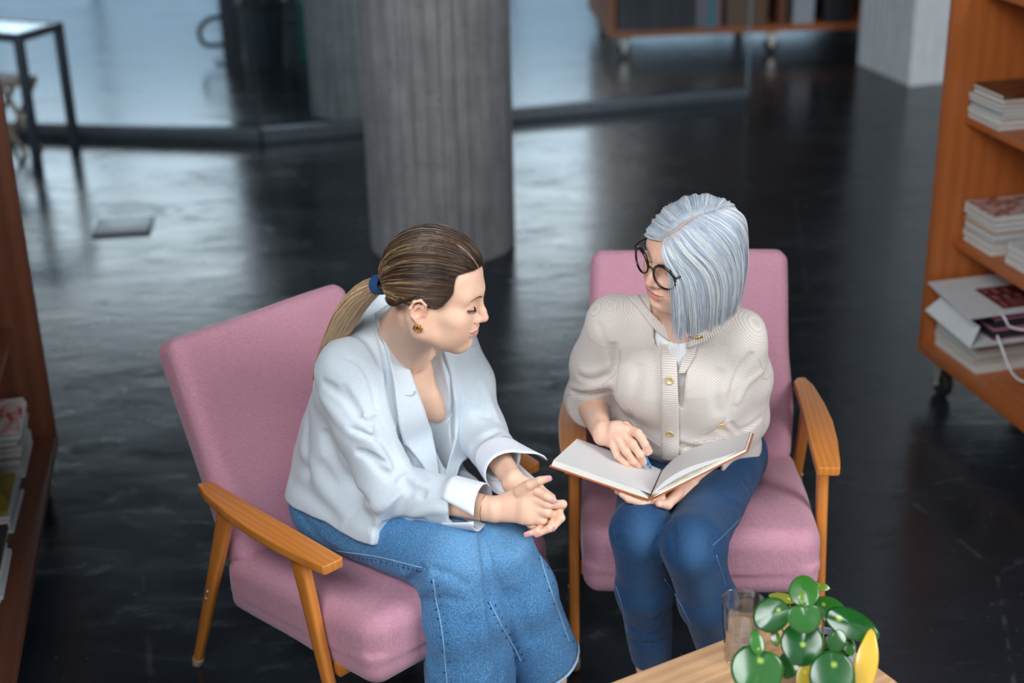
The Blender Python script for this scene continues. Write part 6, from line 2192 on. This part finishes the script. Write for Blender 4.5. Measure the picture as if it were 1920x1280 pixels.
# ================================================================== notebook and pen
M['page'] = plain('off_white_page', (206, 204, 203), .8, .02); M['page_edge'] = plain('white_page_edge', (228, 226, 220), .8, .04)
M['leather'] = plain('tan_leather_cover', (172, 98, 54), .5, .1, 60); M['page_cream'] = plain('cream_loose_page', (226, 210, 178), .8, .04)
nb_o = (nS + nT) / 2
nb = tag(empty('notebook', nb_o), 'open blank notebook with tan cover held on the lap of the silver-haired woman', 'notebook')
def nbp(p): return V(*p) - nb_o
def bil(a, b, c, d, u, v): return lerp(lerp(a, b, u), lerp(c, d, u), v)
nn = unit(np.cross(nT - nS, nLn - nS)); nn = nn if nn[2] > 0 else -nn
nr_ = unit(np.cross(nT - nS, nRn - nS)); nr_ = nr_ if nr_[2] > 0 else -nr_
def slab(a, b, c, d, up_, thick, bow, name, mat, nu=18, nv=6, b0=0.0):
    """page block between near edge a-b and far edge c-d, thick along up_"""
    vs, fs = [], []
    for lay in (0, 1):
        for j in range(nv):
            for i in range(nu):
                u = i / (nu - 1); v = j / (nv - 1)
                h = b0 + (thick * min(1, u * 9) if lay else 0) + bow * math.sin(math.pi * min(1, u * 1.0)) ** 1.0 * (1 - u) * (1 if lay else .0)
                vs.append(nbp(bil(a, b, c, d, u, v) + up_ * h))
    n1 = nu * nv
    for j in range(nv - 1):
        for i in range(nu - 1):
            k = j * nu + i
            fs.append((k, k + nu, k + nu + 1, k + 1)); fs.append((n1 + k, n1 + k + 1, n1 + k + nu + 1, n1 + k + nu))
    bd = [i for i in range(nu)] + [j * nu + nu - 1 for j in range(1, nv)] + [(nv - 1) * nu + i for i in range(nu - 2, -1, -1)] + [j * nu for j in range(nv - 2, 0, -1)]
    for i in range(len(bd)):
        p, q = bd[i], bd[(i + 1) % len(bd)]
        fs.append((p, q, n1 + q, n1 + p))
    return MB().add(vs, fs).build(name, mat, nb, smooth='sharp')
def grow(a, b, c, d, e):
    U_ = unit(b - a); V_ = unit(c - a)
    return a - V_ * e, b + U_ * e - V_ * e, c + V_ * e, d + U_ * e + V_ * e
g = grow(nS, nLn, nT, nLf, .0035); slab(*[p - nn * .0165 for p in g], nn, .0028, 0, 'cover', M['leather'])
slab(*[p - nn * .0135 for p in (nS, nLn, nT, nLf)], nn, .0128, .0015, 'page_block', M['page_edge'])
slab(*[p - nn * .0005 for p in (nS, nLn, nT, nLf)], nn, .0006, .0015, 'page', M['page'])
g = grow(nS, nRn, nT, nRf, .0035); slab(*[p - nr_ * .0130 for p in g], nr_, .0028, 0, 'cover', M['leather'])
slab(*[p - nr_ * .0100 for p in (nS, nRn, nT, nRf)], nr_, .0035, .004, 'page_block', M['page_edge'])
slab(*[p - nr_ * .0062 for p in (nS, nRn, nT, nRf)], nr_, .0010, .016, 'loose_page', M['page_cream'])
slab(*[p - nr_ * .0030 for p in (nS, nRn, nT, nRf)], nr_, .0006, .030, 'page', M['page'])
MB().tube([nbp(nS - (nn + nr_) * .0065), nbp(nT - (nn + nr_) * .0065)], .0050, 10).build('spine', M['leather'], nb, smooth='sharp')

M['pen'] = plain('bright_blue_pen', (38, 124, 196), .25, .05)
pa, pb = atY(1221, 879, 2.850), atY(1204, 846, 2.848)
ax = unit(pb - pa); pe = pa + ax * .060
pen = tag(MB().tube([pa, pa + ax * .004, pa + ax * .012, pa + ax * .035, pe], [.0006, .0022, .0040, .0044, .0044], 14).build('pen', M['pen'], None, smooth='sharp'), 'blue ballpoint pen held in the writing hand over the notebook', 'pen')
MB().tube([pa + ax * .0105, pa + ax * .0125], [.0046, .0046], 14).build('collar', M['steel'], pen, smooth='sharp')
